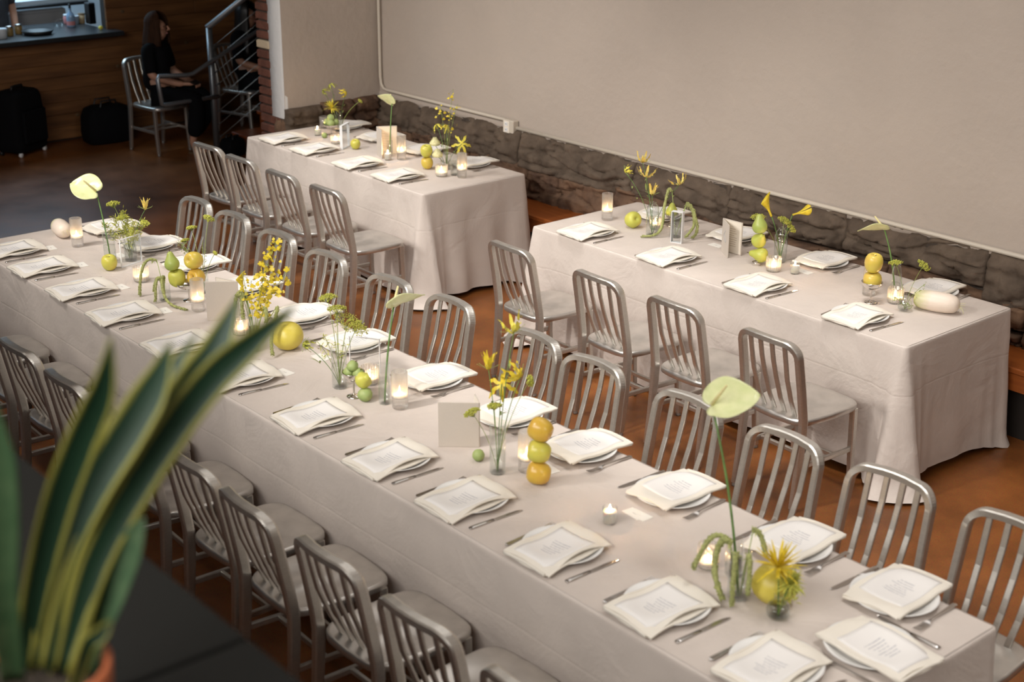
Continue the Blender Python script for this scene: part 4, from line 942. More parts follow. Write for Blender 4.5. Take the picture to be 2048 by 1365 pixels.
vase(.632, -2.325, CYL(.029, .10), 'small clear vase just right of the ribbed votive', .06)
vase(.770, -2.415, CYL(.034, .15), 'clear glass vase of yellow orchids before the melon', .10)
oncidium((.770, -2.415, TZ+.01), [((.696, -2.22, 1.225), .045, 60), ((.76, -2.20, 1.10), .04, 44), ((.705, -2.25, 1.08), .038, 34)], 'dense spray of yellow orchids before the third far chair', s=.0165)
oncidium((.765, -2.41, TZ+.01), [((.61, -2.36, 1.10), .02, 12), ((.64, -2.33, 1.05), .025, 14)], 'sparse left twig of yellow orchids above the linen booklet', s=.011)
calla((.64, -2.33, TZ+.01), [((.60, -2.36, 1.03), (-.25, -.1, 1))], 'single yellow calla lily beside the left linen booklet', .08)
amaranth((.63, -2.33, TZ+.01), [[(.61, -2.37, 1.0), (.595, -2.385, .985), (.60, -2.405, .93), (.612, -2.425, .87), (.62, -2.44, .83)], [(.62, -2.36, .99), (.62, -2.375, .975), (.635, -2.385, .92), (.65, -2.39, .87)]], 'two amaranth tassels hanging over the ribbed votive', .0085)
amaranth((.775, -2.415, TZ+.01), [[(.845, -2.32, .975), (.865, -2.33, .96), (.885, -2.37, .90), (.90, -2.395, .82), (.92, -2.40, .766)], [(.80, -2.36, .97), (.82, -2.36, .95), (.83, -2.375, .90)]], 'amaranth tassel drooping over the yellow melon', .008)
fruit('melon', .852, -2.275, TZ, MELON(.077, .128), M['melon'], 'round yellow melon on the left half of the long table', 'melon', (.12, .1, 0), None, .04, 9)
put(PC, 1.05, -2.212, TZ+.0005, R(190), 'loose white place card right of the yellow melon', 'place card', None)
vase(1.413, -2.359, CYL(.035, .195), 'tall clear vase of dill left of the artichoke coupe', .11)
dill_stem((1.413, -2.359, TZ+.01), [((1.292, -2.327, 1.135), .040, (-.2, -.1, 1)), ((1.38, -2.285, 1.035), .070, (.3, .2, .9)), ((1.41, -2.255, 1.015), .050, (.5, .3, .8)), ((1.335, -2.31, 1.09), .042, (-.2, .1, 1))], 'large yellow green dill cluster in the tall clear vase')
gloriosa_stem((1.41, -2.36, TZ+.01), [((1.285, -2.46, .95), (-.8, -.5, .15), .5)], 'pale green gloriosa lying left of the tall dill vase', .05, 'dill')
sprig((1.41, -2.36, TZ+.01), [(1.35, -2.39, .99), (1.39, -2.35, 1.0), (1.33, -2.42, .97), (1.40, -2.32, .96)], 'small buds and leaves at the mouth of the tall dill vase', 14, .024, 'dill')
coupe(1.542, -2.373, 'silver coupe holding three green artichokes on the long table')
for dx, dy, dz, lab in ((-.020, -.006, .088, 'left lower green artichoke in the silver coupe'), (.022, .012, .088, 'right lower green artichoke in the silver coupe'), (.0, -.002, .120, 'top green artichoke in the silver coupe')):
    fruit('baby_artichoke', 1.542+dx, -2.373+dy, TZ+dz, TOM(.0255, .05), M['tom'], lab, 'artichoke', (rnd(-.6, .6), rnd(-.6, .6), 0), .008, .20)
z = onT(1.6); t, h = fruit('tomatillo', 1.612, -2.362, z, TOM(.033, .058), M['tom'], 'green tomatillo under the yellow quince', 'tomatillo', (.2, .1, 0), None, .12)
fruit('quince', 1.608, -2.360, z+h*.93, PEAR(.037, .068), M['quince'], 'yellow green quince on the tomatillo beside the artichoke coupe', 'quince', (.4, .9, .3), None, .16)
ribbed_low(1.462, -2.232, TZ+.0026, 'low lit ribbed votive behind the artichoke coupe')
acrylic(1.33, -2.165, R(32), 'clear acrylic table sign behind the artichoke coupe', .15, .165)
vase(1.690, -2.315, CYL(.026, .185), 'slim clear vase holding an anthurium beside the ribbed holder', .10)
anthurium((1.690, -2.315, TZ+.01), (1.612, -2.20, 1.15), (.55, .65, .50), (-.42, .18, .90), .185, 'pale green anthurium rising in the middle of the long front table')
ribbed_tall(1.772, -2.293, TZ+.0026, 'tall lit ribbed holder right of the slim anthurium vase')
booklet((2.30, -2.285), (2.215, -2.24), (2.189, -2.408), .195, 'grey linen booklet standing at the right half of the long table')
fruit('tomatillo', 2.395, -2.368, onT(2.4), TOM(.025, .047), M['tom'], 'lone small green tomatillo right of the right linen booklet', 'tomatillo', (.2, -.1, 0), None, .08)
vase(2.526, -2.379, CYL(.032, .20), 'clear glass vase of yellow gloriosa left of the three stacked apples', .09)
gloriosa_stem((2.526, -2.379, TZ+.01), [((2.405, -2.325, 1.14), (.2, -.2, -.9), .4), ((2.455, -2.30, 1.085), (.4, -.5, .5), .9), ((2.51, -2.25, 1.12), (.7, .2, -.3), .6)], 'cluster of yellow gloriosa above the clear vase by the stacked apples', .068, 'yellow')
gloriosa_stem((2.53, -2.38, TZ+.01), [((2.435, -2.222, 1.275), (.5, -.2, -.5), .6)], 'topmost gloriosa bloom before the seventh far chair', .07, 'lemonp')
dill_stem((2.524, -2.38, TZ+.01), [((2.42, -2.42, .985), .032, (-.5, -.3, 1)), ((2.47, -2.35, 1.01), .028, (-.2, 0, 1)), ((2.545, -2.235, 1.11), .022, (.8, .3, .3))], 'thin dill sprays in the vase by the stacked apples', r=.0011)
ribbed_tall(2.588, -2.283, TZ+.0026, 'tall lit holder just left of the three stacked apples')
stack(2.700, -2.320, [('apple', APPLE(.046, .088), M['goldapple'], 'bottom amber apple of the three stacked apples', 'apple', (1.35, 0, -.7), None, 0, 0, .04), ('apple', APPLE(.044, .086), M['gapple'], 'middle green apple of the three stacked apples', 'apple', (1.3, 0, -.75), None, 0, 0, .04), ('apple', APPLE(.047, .088), M['goldapple'], 'top amber apple of the three stacked apples', 'apple', (1.25, 0, -1.1), .012, .003, .004, .04)])
votive(3.105, -2.336, TZ+.0026, 'lone lit votive candle on the right half of the long table')
put(PC, 3.114, -2.216, TZ+.003, R(175), 'white place card behind the lone votive candle', 'place card', None)
ribbed_low(3.553, -2.305, TZ+.0026, 'low lit ribbed votive beside the near anthurium vase', .09, .036)
vase(3.640, -2.275, CYL(.030, .14), 'small clear vase behind the near anthurium vase', .07)
vase(3.750, -2.376, CYL(.037, .17), 'clear glass vase wreathed in amaranth, holding the near anthurium', .10)
anthurium((3.750, -2.376, TZ+.01), (3.530, -2.305, 1.35), (.62, .72, .32), (.25, -.42, .87), .20, 'large pale anthurium at the right end of the long front table')
amaranth((3.75, -2.376, TZ+.01), [[(3.71, -2.385, .95), (3.68, -2.40, .972), (3.655, -2.425, .955), (3.645, -2.455, .90), (3.64, -2.48, .85)]], 'leftmost amaranth tassel over the near ribbed votive', .008)
amaranth((3.752, -2.378, TZ+.01), [[(3.72, -2.395, .95), (3.70, -2.40, .965), (3.685, -2.415, .935), (3.695, -2.44, .86), (3.725, -2.445, .80), (3.745, -2.44, .768)]], 'amaranth tassel curling left of the near anthurium vase', .0095)
amaranth((3.755, -2.374, TZ+.01), [[(3.76, -2.41, .94), (3.77, -2.425, .93), (3.775, -2.435, .86), (3.78, -2.44, .80), (3.785, -2.445, .765)], [(3.79, -2.39, .94), (3.81, -2.40, .93), (3.82, -2.41, .87), (3.825, -2.42, .81)]], 'pale amaranth tassels hanging straight down the near anthurium vase', .008)
amaranth((3.757, -2.37, TZ+.01), [[(3.75, -2.32, .99), (3.765, -2.305, .98), (3.785, -2.305, .94), (3.80, -2.31, .91)]], 'upright brownish amaranth tip above the near melon', .008)
fruit('melon', 3.842, -2.306, onT(3.8), MELON(.077, .128), M['melon'], 'ribbed yellow melon at the right end of the long table', 'melon', (.15, .1, .4), None, .05, 10)
vase(3.915, -2.372, BUD(.040, .085), 'small round bud vase before the near melon', .045)
mum((3.915, -2.372, TZ+.01), (3.885, -2.352, .920), .085, 'yellow spidery bloom resting against the near melon', 'yellow')
mum((3.917, -2.370, TZ+.01), (3.938, -2.350, .88), .055, 'green yellow spidery bloom in the round bud vase', 'dill')
sprig((3.915, -2.372, TZ+.01), [(3.95, -2.33, .92), (3.97, -2.34, .87), (3.94, -2.36, .86)], 'green leaves in the round bud vase', 22, .02, 'dill')

# ------------------------------------------------------------------ things on the right wall table
ribbed_tall(.190, .452, TZ, 'tall lit glass holder at the left end of the right wall table', False)
fruit('quince', .414, .452, TZ, APPLE(.050, .092), M['quince'], 'green quince lying alone near the left end of the right wall table', 'quince', (1.2, .3, 1.0), None, .10)
vase(.603, .428, BOTTLE(.038, .205), 'clear glass bottle vase of gloriosa on the right wall table', .14)
gloriosa_stem((.603, .428, TZ+.01), [((.483, .447, 1.175), (.1, -.3, -.8), .7), ((.518, .445, 1.095), (.2, -.4, -.7), .9), ((.575, .445, .995), (.1, -.2, -.95), .45)], 'tall yellow gloriosa cluster in the clear bottle vase', .066, 'gold')
gloriosa_stem((.60, .43, TZ+.01), [((.43, .352, 1.125), (-.3, -.3, -.2), .6)], 'leftmost gloriosa bloom on the right wall table', .05, 'lemonp')
gloriosa_stem((.607, .43, TZ+.01), [((.665, .585, 1.055), (.2, .1, -.5), .9)], 'gloriosa bloom reaching right above the drooping amaranth', .066, 'gold')
coupe(.535, .665, 'silver coupe holding a pear at the back of the right wall table', .045, .075)
fruit('pear', .535, .665, TZ+.058, PEAR(.037, .088), M['ypear'], 'yellow pear on the coupe at the back of the right wall table', 'pear', (.1, .15, 0), .012, .04)
ribbed_low(.520, .540, TZ, 'low lit ribbed votive behind the gloriosa bottle vase', .075, .036)
vase(.722, .505, CYL(.036, .15), 'clear glass vase of drooping amaranth on the right wall table', .10)
amaranth((.722, .505, TZ+.01), [[(.66, .525, 1.02), (.64, .52, 1.04), (.637, .505, .99), (.645, .48, .93), (.665, .455, .86), (.675, .43, .80), (.655, .39, .768), (.60, .33, .765)]], 'amaranth tassel trailing left along the right wall table cloth', .0085)
amaranth((.725, .507, TZ+.01), [[(.74, .57, .96), (.765, .585, .945), (.79, .585, .89), (.805, .58, .83), (.795, .545, .79), (.79, .52, .765)], [(.75, .56, .95), (.78, .59, .93), (.80, .585, .88), (.825, .585, .83), (.835, .565, .79), (.82, .54, .765)]], 'forked amaranth tassel drooping right of the acrylic sign', .0085)
acrylic(.805, .43, R(20), 'clear acrylic table sign with a thick frosted edge on the right wall table', .07, .19, .03)
booklet((1.079, .516), (1.207, .425), (1.223, .522), .195, 'open cream booklet with printed page standing on the right wall table', True)
random.seed(31)
pot('silver_ring', (1.392, .458, TZ), [(0, 0), (.024, 0), (.026, .004), (.022, .012), (.024, .016), (.014, .017), (0, .017)], M['silver'], 'small silver base under the three stacked pears', 'stand', ([(.0235, .0155), (.026, .017), (.024, .0185)], M['silver']))
stack(1.396, .463, [('pear', PEAR(.043, .105), M['ypear'], 'bottom yellow pear of the stack, lying on its side', 'pear', (1.5, 0, -1.1), .01, 0, 0, .05), ('pear', PEAR(.042, .092), M['ypear'], 'middle yellow pear of the stack', 'pear', (.5, .55, .3), .008, .003, .002, .05), ('pear', PEAR(.043, .108), M['pear'], 'top green pear of the stack', 'pear', (.05, -.1, 0), None, -.002, -.002, .05)], TZ+.016)
vase(1.440, .602, BOTTLE(.037, .20), 'clear bottle vase of yellow callas behind the stacked pears', .15)
calla((1.440, .602, TZ+.01), [((1.338, .592, 1.05), (-.35, -.25, .9))], 'tall yellow calla lily leaning left behind the stacked pears', .105)
calla((1.443, .604, TZ+.01), [((1.47, .712, 1.03), (.62, .75, .30))], 'yellow calla lily pointing right behind the stacked pears', .085)
dill_stem((1.440, .602, TZ+.01), [((1.318, .535, 1.0), .042, (-.1, 0, 1)), ((1.42, .64, .985), .038, (.3, .2, .9)), ((1.45, .665, .945), .036, (.5, .4, .6))], 'green dill clusters around the stacked pears')
ribbed_low(1.528, .442, TZ, 'low lit ribbed votive right of the stacked pears')
votive(1.633, .497, TZ, 'small lit votive candle right of the stacked pears')
coupe(2.205, .410, 'silver coupe under the two stacked apples on the right wall table', .055, .115)
stack(2.205, .410, [('apple', APPLE(.047, .085), M['apple'], 'lower yellow apple sitting in the silver coupe', 'apple', (.1, 0, 0), None, 0, 0, .03), ('apple', APPLE(.047, .098), M['apple'], 'upper yellow apple of the two on the silver coupe', 'apple', (.05, .1, 0), .014, -.002, .0, .03)], TZ+.080)
ribbed_tall(2.118, .512, TZ, 'tall unlit looking ribbed holder behind the coupe of two apples')
vase(2.215, .605, CONE(.040, .185), 'conical clear vase holding an anthurium on the right wall table', .07)
anthurium((2.215, .605, TZ+.01), (2.098, .628, 1.085), (-.70, -.70, .06), (-.28, .30, .90), .175, 'pale anthurium seen from below against the stone wall')
ribbed_low(2.285, .512, TZ, 'low lit ribbed votive beside the right daikon radish')
vase(2.392, .443, BUD(.037, .088), 'small round bud vase beside the right daikon radish', .03)
dill_stem((2.392, .443, TZ+.01), [((2.40, .56, .975), .036, (.5, .3, .8))], 'long stemmed dill head leaning right over the daikon', r=.0012)
dill_stem((2.39, .445, TZ+.01), [((2.300, .46, .985), .032, (-.2, 0, 1))], 'dill head before the mouth of the conical vase', r=.0012)
sprig((2.393, .445, TZ+.01), [(2.35, .40, .83), (2.44, .42, .80), (2.45, .52, .90)], 'thin green sprigs in the round bud vase by the daikon', 10, .016)
daikon(2.500, .560, TZ, .235, .053, R(19), 'big white daikon radish at the right end of the right wall table')

# ------------------------------------------------------------------ things on the far left table
pot('water_glass', (-3.149, .575, TZ), [(0, .002), (.032, .001), (.036, .006), (.039, .09), (.037, .09), (.034, .012), (0, .012)], M['ribglass'], 'frosted water glass at the left end of the far left table', 'glass', ([(.0395, .088), (.0375, .091), (.0365, .088)], M['ribglass']))
coupe(-2.90, .475, 'silver coupe of green artichokes on the far left table', .062, .085)
for k, (dx, dy, dz, lab) in enumerate(((-.032, -.012, .07, 'left artichoke in the coupe on the far left table'), (.03, -.02, .07, 'right artichoke in the coupe on the far left table'), (.01, .032, .07, 'back artichoke in the coupe on the far left table'), (0, 0, .105, 'top artichoke in the coupe on the far left table'))):
    fruit('baby_artichoke', -2.90+dx, .475+dy, TZ+dz, TOM(.029, .055), M['tom'], lab, 'artichoke', (rnd(-.5, .5), rnd(-.5, .5), 0), .008, .2)
fruit('tomatillo', -2.845, .375, TZ, TOM(.022, .042), M['tom'], 'small green tomatillo before the artichoke coupe on the far left table', 'tomatillo', (.2, 0, 0), None, .1)
vase(-2.985, .60, CYL(.036, .15), 'clear vase of yellow flowers behind the far artichoke coupe', .09)
mum((-2.985, .60, TZ+.01), (-2.97, .53, .945), .075, 'yellow spidery chrysanthemum above the far artichoke coupe')
gloriosa_stem((-2.985, .60, TZ+.01), [((-3.02, .56, 1.125), (-.3, -.2, .7), .8), ((-3.07, .52, 1.07), (-.6, -.3, .2), .6)], 'green yellow gloriosa at the top left of the far left table', .05, 'dill')
gloriosa_stem((-2.98, .605, TZ+.01), [((-2.92, .637, 1.06), (.5, .2, .1), .7)], 'yellow gloriosa leaning right above the far chrysanthemum', .055, 'yellow')
dill_stem((-2.975, .605, TZ+.01), [((-2.834, .706, 1.0), .02, (.4, .4, .8))], 'green stem with a small bud reaching right by the return wall', r=.002)
votive(-2.955, .385, TZ, 'tiny lit votive left of the far artichoke coupe')
ribbed_low(-2.62, .325, TZ, 'low lit ribbed votive left of the far acrylic sign', .07, .035)
acrylic(-2.47, .31, R(123), 'clear acrylic table sign on the far left table', .14, .18, .02)
fruit('apple', -2.385, .345, TZ, APPLE(.037, .070), M['gapple'], 'single green apple right of the far acrylic sign', 'apple', (.2, .2, 0), .01)
booklet((-2.135, .364), (-2.010, .319), (-2.066, .496), .21, 'cream booklet standing open behind the far anthurium stem')
vase(-2.035, .405, CYL(.022, .12), 'slim clear vase between the far booklet pages', .07)
anthurium((-2.035, .405, TZ+.01), (-2.085, .47, 1.125), (-.55, -.60, .60), (-.45, .30, .75), .145, 'small pale anthurium above the far booklet')
votive(-1.955, .330, TZ, 'small lit votive candle before the far booklet')
ribbed_tall(-1.905, .415, TZ, 'tall lit ribbed holder right of the far booklet')
stack(-1.565, .388, [('apple', APPLE(.042, .080), M['apple'], 'lower yellow apple of the pair on the far left table', 'apple', (.2, 0, 0), None, 0, 0, .03), ('apple', APPLE(.043, .084), M['gapple'], 'upper green apple of the pair on the far left table', 'apple', (.1, .2, 0), .01, -.003, -.003, .03)])
vase(-1.470, .480, CYL(.040, .09), 'low clear vase of mixed flowers beside the far apple pair', .06)
ranunculus((-1.475, .478, TZ+.01), (-1.56, .455, .938), .036, 'upper cream ranunculus beside the far apple pair')
ranunculus((-1.470, .476, TZ+.01), (-1.50, .43, .870), .036, 'lower cream ranunculus beside the far apple pair')
gloriosa_stem((-1.465, .485, TZ+.01), [((-1.60, .50, 1.05), (-.2, -.2, .6), .8), ((-1.55, .555, 1.045), (.3, .1, .6), .7)], 'upright green yellow gloriosa pair above the far ranunculus', .05, 'lemonp')
gloriosa_stem((-1.46, .48, TZ+.01), [((-1.44, .60, .925), (.6, -.4, .3), 1.0)], 'golden gloriosa star reaching right on the far left table', .075, 'lemonp')
oncidium((-1.468, .487, TZ+.01), [((-1.58, .64, 1.285), .05, 12), ((-1.62, .55, 1.18), .045, 11), ((-1.52, .63, 1.19), .05, 10)], 'airy tall spray of yellow orchids on the far left table', s=.013)
ribbed_low(-1.332, .335, TZ, 'low lit ribbed votive at the right of the far left table')
vase(-1.30, .432, CYL(.036, .165), 'clear glass cylinder vase behind the far right ribbed votive', .08)
ribbed_tall(-1.218, .425, TZ, 'tall lit ribbed holder at the right end of the far left table')

# ------------------------------------------------------------------ people
def skinmesh(name, joints, edges, mt, parent, root=0):
    me = bpy.data.meshes.new(name); me.from_pydata([j[0] for j in joints], edges, []); me.materials.append(mt)
    o = bpy.data.objects.new(name, me); COL.objects.link(o)
    md = o.modifiers.new('skin', 'SKIN'); md.use_smooth_shade = True
    sv = me.skin_vertices[0].data
    for i, j in enumerate(joints): sv[i].radius = (j[1], j[2] if len(j) > 2 else j[1]); sv[i].use_root = (i == root)
    s = o.modifiers.new('sub', 'SUBSURF'); s.levels = 2; s.render_levels = 2
    o.parent = parent; return o
def hair(parent, c, length, mt, r=.108):
    rows = []; c = V(c)
    for i in range(15):
        v = i/14; row = []
        for j in range(25):
            a = R(48+264*j/24)
            if v < .4: th = v/.4*PI/2; p = V((math.sin(th)*r*math.cos(a)*(1.05), math.sin(th)*r*.92*math.sin(a), math.cos(th)*r*1.05))
            else: q = (v-.4)/.6; k = 1+.25*q; p = V((r*k*math.cos(a)*1.0-.01*q, r*.92*k*math.sin(a), -length*q))
            p += V((.006*math.sin(j*2.1+v*3), .006*math.cos(j*1.7+v*2), 0))*v
            row.append(c+p)
        rows.append(row)
    b = MB(); b.grid(rows); make('hair', b, mt, parent, solid=.012)
def hand(parent, wrist, direc, s, mt):
    """palm with five curled fingers"""
    w = V(wrist); d = V(direc).normalized(); sd = d.cross(UP).normalized()*s; b = MB()
    b.tube([w-d*.012, w+d*.02, w+d*.055, w+d*.078], 1, prof=RPs(.062, .030), ref=(0, 0, 1))
    for k in range(4):
        o = w+d*.074+sd*(.024-.016*k); L = (.030, .036, .033, .026)[k]
        b.tube([o, o+d*L, o+d*L*1.6-UP*.016, o+d*L*1.5-UP*.036], [.0085, .008, .0072, .006], 7)
    o = w+d*.022+sd*.030; b.tube([o, o+d*.026+sd*.022, o+d*.052+sd*.016], [.010, .009, .007], 7)
    make('hand', b, mt, parent)
def seated(name, loc, head, label, hairlen, hairm, look=0):
    t = empty(name, loc, head, label, 'person')
    J = [((0, 0, .555), .13, .10), ((.0, 0, .72), .115, .085), ((.02, 0, .90), .14, .095), ((.03, 0, 1.0), .09, .07), ((.045, 0, 1.06), .046), ((.065, 0, 1.115), .062), ((.06, 0, 1.195), .088)]
    E = [(0, 1), (1, 2), (2, 3), (3, 4), (4, 5), (5, 6)]
    def chain(start, js):
        p = start
        for j in js: J.append(j); E.append((p, len(J)-1)); p = len(J)-1
    chain(6, [((.135, 0, 1.19), .045), ]) ; chain(5, [((.135, 0, 1.12), .036)])
    for s in (-1, 1):
        chain(3, [((.01, s*.165, .985), .052), ((.06, s*.205, .74), .041), ((.28, s*.10, .665), .031), ((.32, s*.075, .665), .028)])
        chain(0, [((.14, s*.09, .535), .082), ((.44, s*.095, .545), .062), ((.42, s*.085, .30), .050), ((.37-.10*(s > 0), s*.085, .10), .034), ((.40-.10*(s > 0), s*.085, .045), .036), ((.52-.10*(s > 0), s*.09, .03), .028)])
    skinmesh('body', J, E, M['skin'], t)
    # black dress over torso and upper arms, wide trousers over the legs
    D = [((0, 0, .545), .155, .13), ((.0, 0, .72), .135, .11), ((.02, 0, .90), .158, .115), ((.03, 0, .995), .105, .085), ((.037, 0, 1.03), .062)]
    DE = [(0, 1), (1, 2), (2, 3), (3, 4)]
    for s in (-1, 1): n = len(D); D += [((.01, s*.165, .985), .068), ((.045, s*.195, .83), .064), ((.058, s*.203, .755), .060)]; DE += [(3, n), (n, n+1), (n+1, n+2)]
    skinmesh('dress', D, DE, M['black'], t)
    D = [((-.01, 0, .55), .15, .12)]; DE = []
    for s in (-1, 1): n = len(D); D += [((.14, s*.09, .535), .10), ((.45, s*.095, .545), .082), ((.425, s*.088, .30), .078), ((.385-.10*(s > 0), s*.085, .15), .08)]; DE += [(0, n), (n, n+1), (n+1, n+2), (n+2, n+3)]
    skinmesh('trousers', D, DE, M['black'], t)
    for s in (-1, 1):
        hand(t, (.315, s*.075, .665), (.8, -s*.45, -.05), s, M['skin'])
        b = MB(); x = .40-.10*(s > 0); rows = []
        for q, w_ in ((-.07, .018), (-.05, .030), (.02, .030), (.09, .040), (.14, .034), (.16, .014)): rows.append([(x+q, s*.088-w_, .0), (x+q, s*.088+w_, .0), (x+q, s*.088+w_, .014), (x+q, s*.088-w_, .014)])
        b.grid(rows, True, cap0=True, cap1=True); b.tube([(x+.06, s*.088-.034, .012), (x+.055, s*.088-.02, .055), (x+.055, s*.088+.02, .055), (x+.06, s*.088+.034, .012)], .006, 6); make('sandal', b, M['brown'], t)
    b = MB(); b.tube([(.152, 0, 1.185), (.172, 0, 1.155), (.150, 0, 1.146)], [.008, .013, .010], 8); make('nose', b, M['skin'], t)
    b = MB(); b.blob((.146, 0, 1.118), .010, sc=(.8, 2.0, .6), lo=False); make('mouth', b, M['pink'], t)
    for s in (-1, 1):
        b = MB(); b.blob((.138, s*.032, 1.182), .009, lo=False, sc=(.7, 1.2, .8)); make('eye', b, M['blackplastic'], t)
        b = MB(); b.blob((.055, s*.088, 1.165), .022, lo=False, sc=(.7, .4, 1.1)); make('ear', b, M['skin'], t)
    hair(t, (.045, 0, 1.205), hairlen, hairm); return t
w1 = seated('person', (-6.27, .735, 0), .62, 'seated woman in black with shoulder length brown hair looking down at her hands', .20, M['hair'])
b = MB(); b.box((-.035, -.07, -.004), (.035, .07, .004), Matrix.Rotation(.5, 3, 'Y'), bev=.003); o = make('mobile_phone', b, M['blackplastic'], None, (-5.945, .968, .668), (0, -.1, .62)); tag(o, 'black mobile phone held by the seated woman with brown hair', 'phone')
seated('person', (-6.44, 1.80, 0), .5, 'dark figure with long black hair seated behind the stair railing', .42, M['blackhair'])
t = empty('person', (-8.12, -.06, 0), 0, 'cook in a dark grey shirt standing in the bright kitchen, head out of view', 'person')
J = [((0, 0, .95), .12, .16), ((0, 0, 1.12), .10, .14), ((.01, 0, 1.32), .12, .17), ((.0, 0, 1.44), .08, .10), ((.01, 0, 1.52), .05), ((.03, 0, 1.60), .075), ((.02, 0, 1.69), .09)]
E_ = [(0, 1), (1, 2), (2, 3), (3, 4), (4, 5), (5, 6)]
def ch(st, js):
    p = st
    for j in js: J.append(j); E_.append((p, len(J)-1)); p = len(J)-1
for s in (-1, 1):
    ch(3, [((0, s*.17, 1.42), .055), ((0, s*.215, 1.15), .042), ((.08, s*.20, .93), .032)]); ch(0, [((0, s*.10, .86), .09), ((.01, s*.105, .48), .06), ((-.01, s*.11, .09), .042), ((.12, s*.12, .035), .035)])
skinmesh('body', J, E_, M['skin'], t)
D = [((0, 0, .88), .145, .185), ((0, 0, 1.12), .125, .165), ((.01, 0, 1.32), .14, .19), ((.0, 0, 1.44), .095, .12), ((.005, 0, 1.48), .065)]; DE = [(0, 1), (1, 2), (2, 3), (3, 4)]
for s in (-1, 1): n = len(D); D += [((0, s*.17, 1.42), .07), ((0, s*.20, 1.22), .062)]; DE += [(3, n), (n, n+1)]
skinmesh('shirt', D, DE, M['greyshirt'], t)
D = [((0, 0, .93), .14, .17)]; DE = []
for s in (-1, 1): n = len(D); D += [((0, s*.10, .84), .105), ((.01, s*.105, .48), .08), ((-.01, s*.11, .12), .065)]; DE += [(0, n), (n, n+1), (n+1, n+2)]
skinmesh('trousers', D, DE, M['black'], t)
for s in (-1, 1): hand(t, (.08, s*.20, .93), (.3, 0, -1), s, M['skin'])
hair(t, (.01, 0, 1.70), .06, M['blackhair'])

# luggage and bags in the dark corner
t = empty('suitcase', (-6.95, -.36, 0), R(28), 'black upright soft suitcase with a carry handle in the dark left corner', 'suitcase')
b = MB(); rows = []
for z, k in ((.045, .90), (.06, .98), (.12, 1), (.40, .97), (.54, .92), (.59, .84), (.61, .70)): rows.append([(.15*k*math.copysign(abs(math.cos(a))**.35, math.cos(a)), .22*k*math.copysign(abs(math.sin(a))**.35, math.sin(a)), z) for a in [TAU*j/32 for j in range(32)]])
b.grid(rows, True, cap0=True, cap1=True); make('shell', b, M['black'], t)
b = MB(); b.box((.148, -.16, .12), (.185, .16, .44), bev=.02); make('front_pocket', b, M['black'], t)
b = MB(); b.tube([(0, -.08, .60), (0, -.07, .645), (0, .07, .645), (0, .08, .60)], .012, 8); make('handle', b, M['blackplastic'], t)
for s in (-1, 1):
    for q in (-1, 1): b = MB(); b.lathe([(0, -.012), (.022, -.012), (.024, 0), (.022, .012), (0, .012)], 14, (s*.11, q*.17, .024), Matrix.Rotation(PI/2, 3, 'Y')); make('wheel', b, M['frost' if s > 0 else 'blackplastic'], t)
def duffel(loc, rz, dx, dy, dz, label, name='duffel_bag'):
    t = empty(name, loc, rz, label, 'bag'); b = MB(); rows = []
    for z, k in ((0, .88), (.02, .98), (dz*.3, 1.03), (dz*.7, 1), (dz*.92, .86), (dz, .55)): rows.append([(dx*k*math.copysign(abs(math.cos(a))**.5, math.cos(a)), dy*k*math.copysign(abs(math.sin(a))**.5, math.sin(a)), z+.008*math.sin(a*5)*(z > .03)) for a in [TAU*j/30 for j in range(30)]])
    b.grid(rows, True, cap0=True, cap1=True); make('body', b, M['black'], t)
    for s in (-1, 1): b = MB(); b.tube([(s*dx*.5, -dy*.45, dz*.8), (s*dx*.45, -dy*.3, dz*1.15), (s*dx*.45, dy*.3, dz*1.15), (s*dx*.5, dy*.45, dz*.8)], .010, 6); make('handle', b, M['blackplastic'], t)
duffel((-6.93, .50, 0), 0, .15, .24, .36, 'black duffel bag on the floor behind the seated woman')
duffel((-5.62, 1.14, 0), .3, .09, .11, .17, 'small black bag on the floor at the foot of the stair post', 'small_bag')

# ------------------------------------------------------------------ mezzanine ledge and plant in the foreground
t = empty('mezzanine_ledge', (0, -4.70, 0), 0, 'charcoal topped mezzanine ledge in the left foreground', 'ledge')
for a, c in ((-3, 1.60), (1.606, 4.704), (4.710, 7.8)):
    b = MB(); b.box((a, -.62, 1.955), (c, 0, 2.0), bev=.004); make('cap_panel', b, M['ledge'], t)
b = MB(); b.box((-3, -.58, 0), (7.8, -.06, 1.955)); make('parapet', b, M['dark'], t)
t = empty('potted_snake_plant', (4.809, -5.063, 2.0), 0, 'blurred snake plant with yellow edged leaves in a terracotta pot on the ledge', 'plant')
b = MB(); b.lathe([(0, 0), (.060, 0), (.064, .005), (.084, .115), (.092, .117), (.094, .150), (.086, .152), (.082, .118), (.078, .10), (0, .10)], 40); make('pot', b, M['terracotta'], t)
b = MB(); rows = [[(.080*k/6*math.cos(TAU*j/24), .080*k/6*math.sin(TAU*j/24), .128+.008*noise.noise(V((k*1.3, j*.9, 2)))) for j in range(24)] for k in range(7)]; b.grid(rows, True); make('soil', b, M['soil'], t)
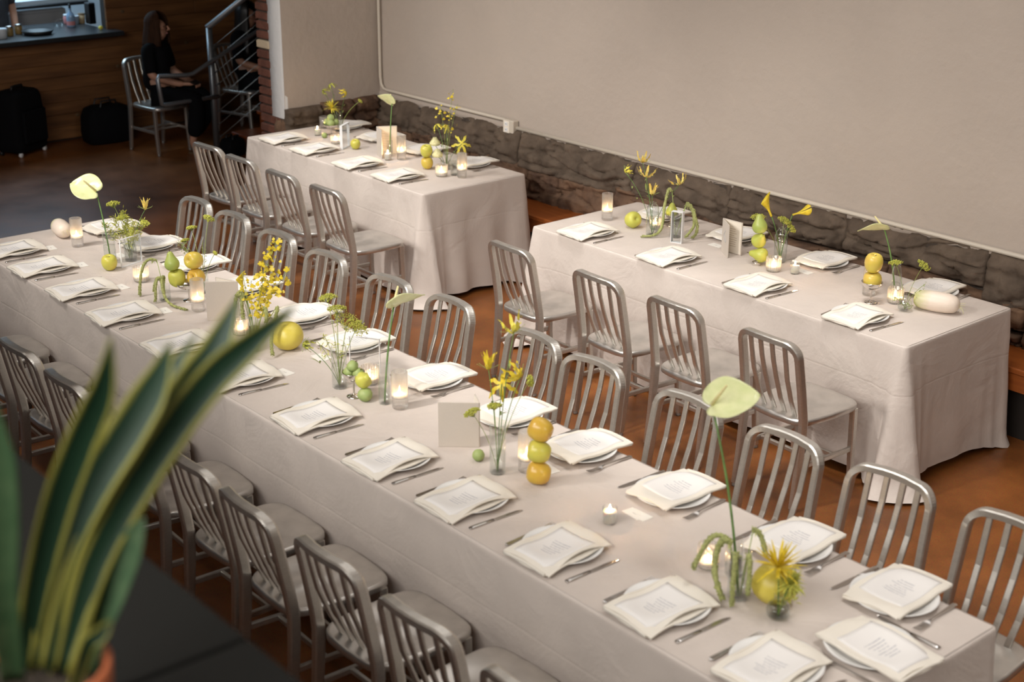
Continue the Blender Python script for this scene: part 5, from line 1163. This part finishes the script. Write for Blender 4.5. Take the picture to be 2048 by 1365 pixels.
LV = [([(4.833, -5.036, 2.147), (4.816, -4.974, 2.272), (4.822, -4.888, 2.392), (4.836, -4.808, 2.484), (4.854, -4.748, 2.535), (4.875, -4.687, 2.582)], .020),
([(4.825, -5.046, 2.147), (4.806, -4.985, 2.257), (4.804, -4.915, 2.349), (4.81, -4.83, 2.45), (4.808, -4.775, 2.514), (4.797, -4.727, 2.585)], .028),
([(4.797, -5.052, 2.136), (4.784, -5.0, 2.275), (4.792, -4.953, 2.364), (4.809, -4.902, 2.441), (4.821, -4.867, 2.499), (4.824, -4.845, 2.553)], .026),
([(4.773, -5.067, 2.13), (4.775, -5.038, 2.24), (4.782, -4.997, 2.36), (4.799, -4.966, 2.442), (4.818, -4.941, 2.51), (4.826, -4.926, 2.579)], .019),
([(4.79, -5.09, 2.13), (4.79, -5.088, 2.265), (4.79, -5.080, 2.342), (4.79, -5.073, 2.407), (4.79, -5.068, 2.459), (4.788, -5.066, 2.515)], .020),
([(4.825, -5.007, 2.13), (4.826, -4.984, 2.183), (4.831, -4.961, 2.229), (4.836, -4.942, 2.269), (4.841, -4.927, 2.303), (4.846, -4.914, 2.333)], .022),
([(4.786, -5.025, 2.119), (4.785, -4.998, 2.169), (4.782, -4.977, 2.213), (4.78, -4.96, 2.244), (4.779, -4.948, 2.269), (4.775, -4.936, 2.297)], .016),
([(4.86, -5.04, 2.13), (4.875, -5.03, 2.175), (4.885, -5.022, 2.206), (4.889, -5.011, 2.213), (4.889, -5.0, 2.221), (4.889, -4.99, 2.228)], .009),
([(4.779, -5.032, 2.125), (4.748, -4.996, 2.197), (4.733, -4.952, 2.281), (4.728, -4.898, 2.36), (4.734, -4.84, 2.427), (4.74, -4.763, 2.523)], .027)]
for k, (pts, hw) in enumerate(LV):
    base = V((4.809, -5.063, 2.0)); P_ = [V(p)-base for p in pts]; fine = []
    for i in range(5):
        p0, p1, p2, p3 = P_[max(i-1, 0)], P_[i], P_[i+1], P_[min(i+2, 5)]
        for q in range(5):
            u = q/5; fine.append(.5*((2*p1)+(p2-p0)*u+(2*p0-5*p1+4*p2-p3)*u*u+(3*p1-p0-3*p2+p3)*u**3))
    fine.append(P_[5]); n = len(fine); rows = []; ed = []
    for i, p in enumerate(fine):
        v = i/(n-1); tn = (fine[min(i+1, n-1)]-fine[max(i-1, 0)]).normalized(); face = V((.712+.3*math.sin(k*2+v*1.5), -.608+.3*math.cos(k*1.7+v*1.2), .35)); sd = tn.cross(face).normalized(); nn = sd.cross(tn)
        ww = hw*(.62+.5*math.sin(PI*min(1, v*.9+.05)))*(1 if v < .72 else max(.02, (1-((v-.72)/.28)**1.7)))
        rows.append([p+sd*ww*u+nn*(.35*ww*u*u) for u in (-1, -.8, -.5, 0, .5, .8, 1)]); ed += [1, .8, .5, 0, .5, .8, 1]
    b = MB(); b.grid(rows); o = make('leaf', b, M['greenleaf' if k in (4, 5) else 'leaf'], t, solid=.002)
    at = o.data.attributes.new('edge', 'FLOAT', 'POINT'); at.data.foreach_set('value', ed)
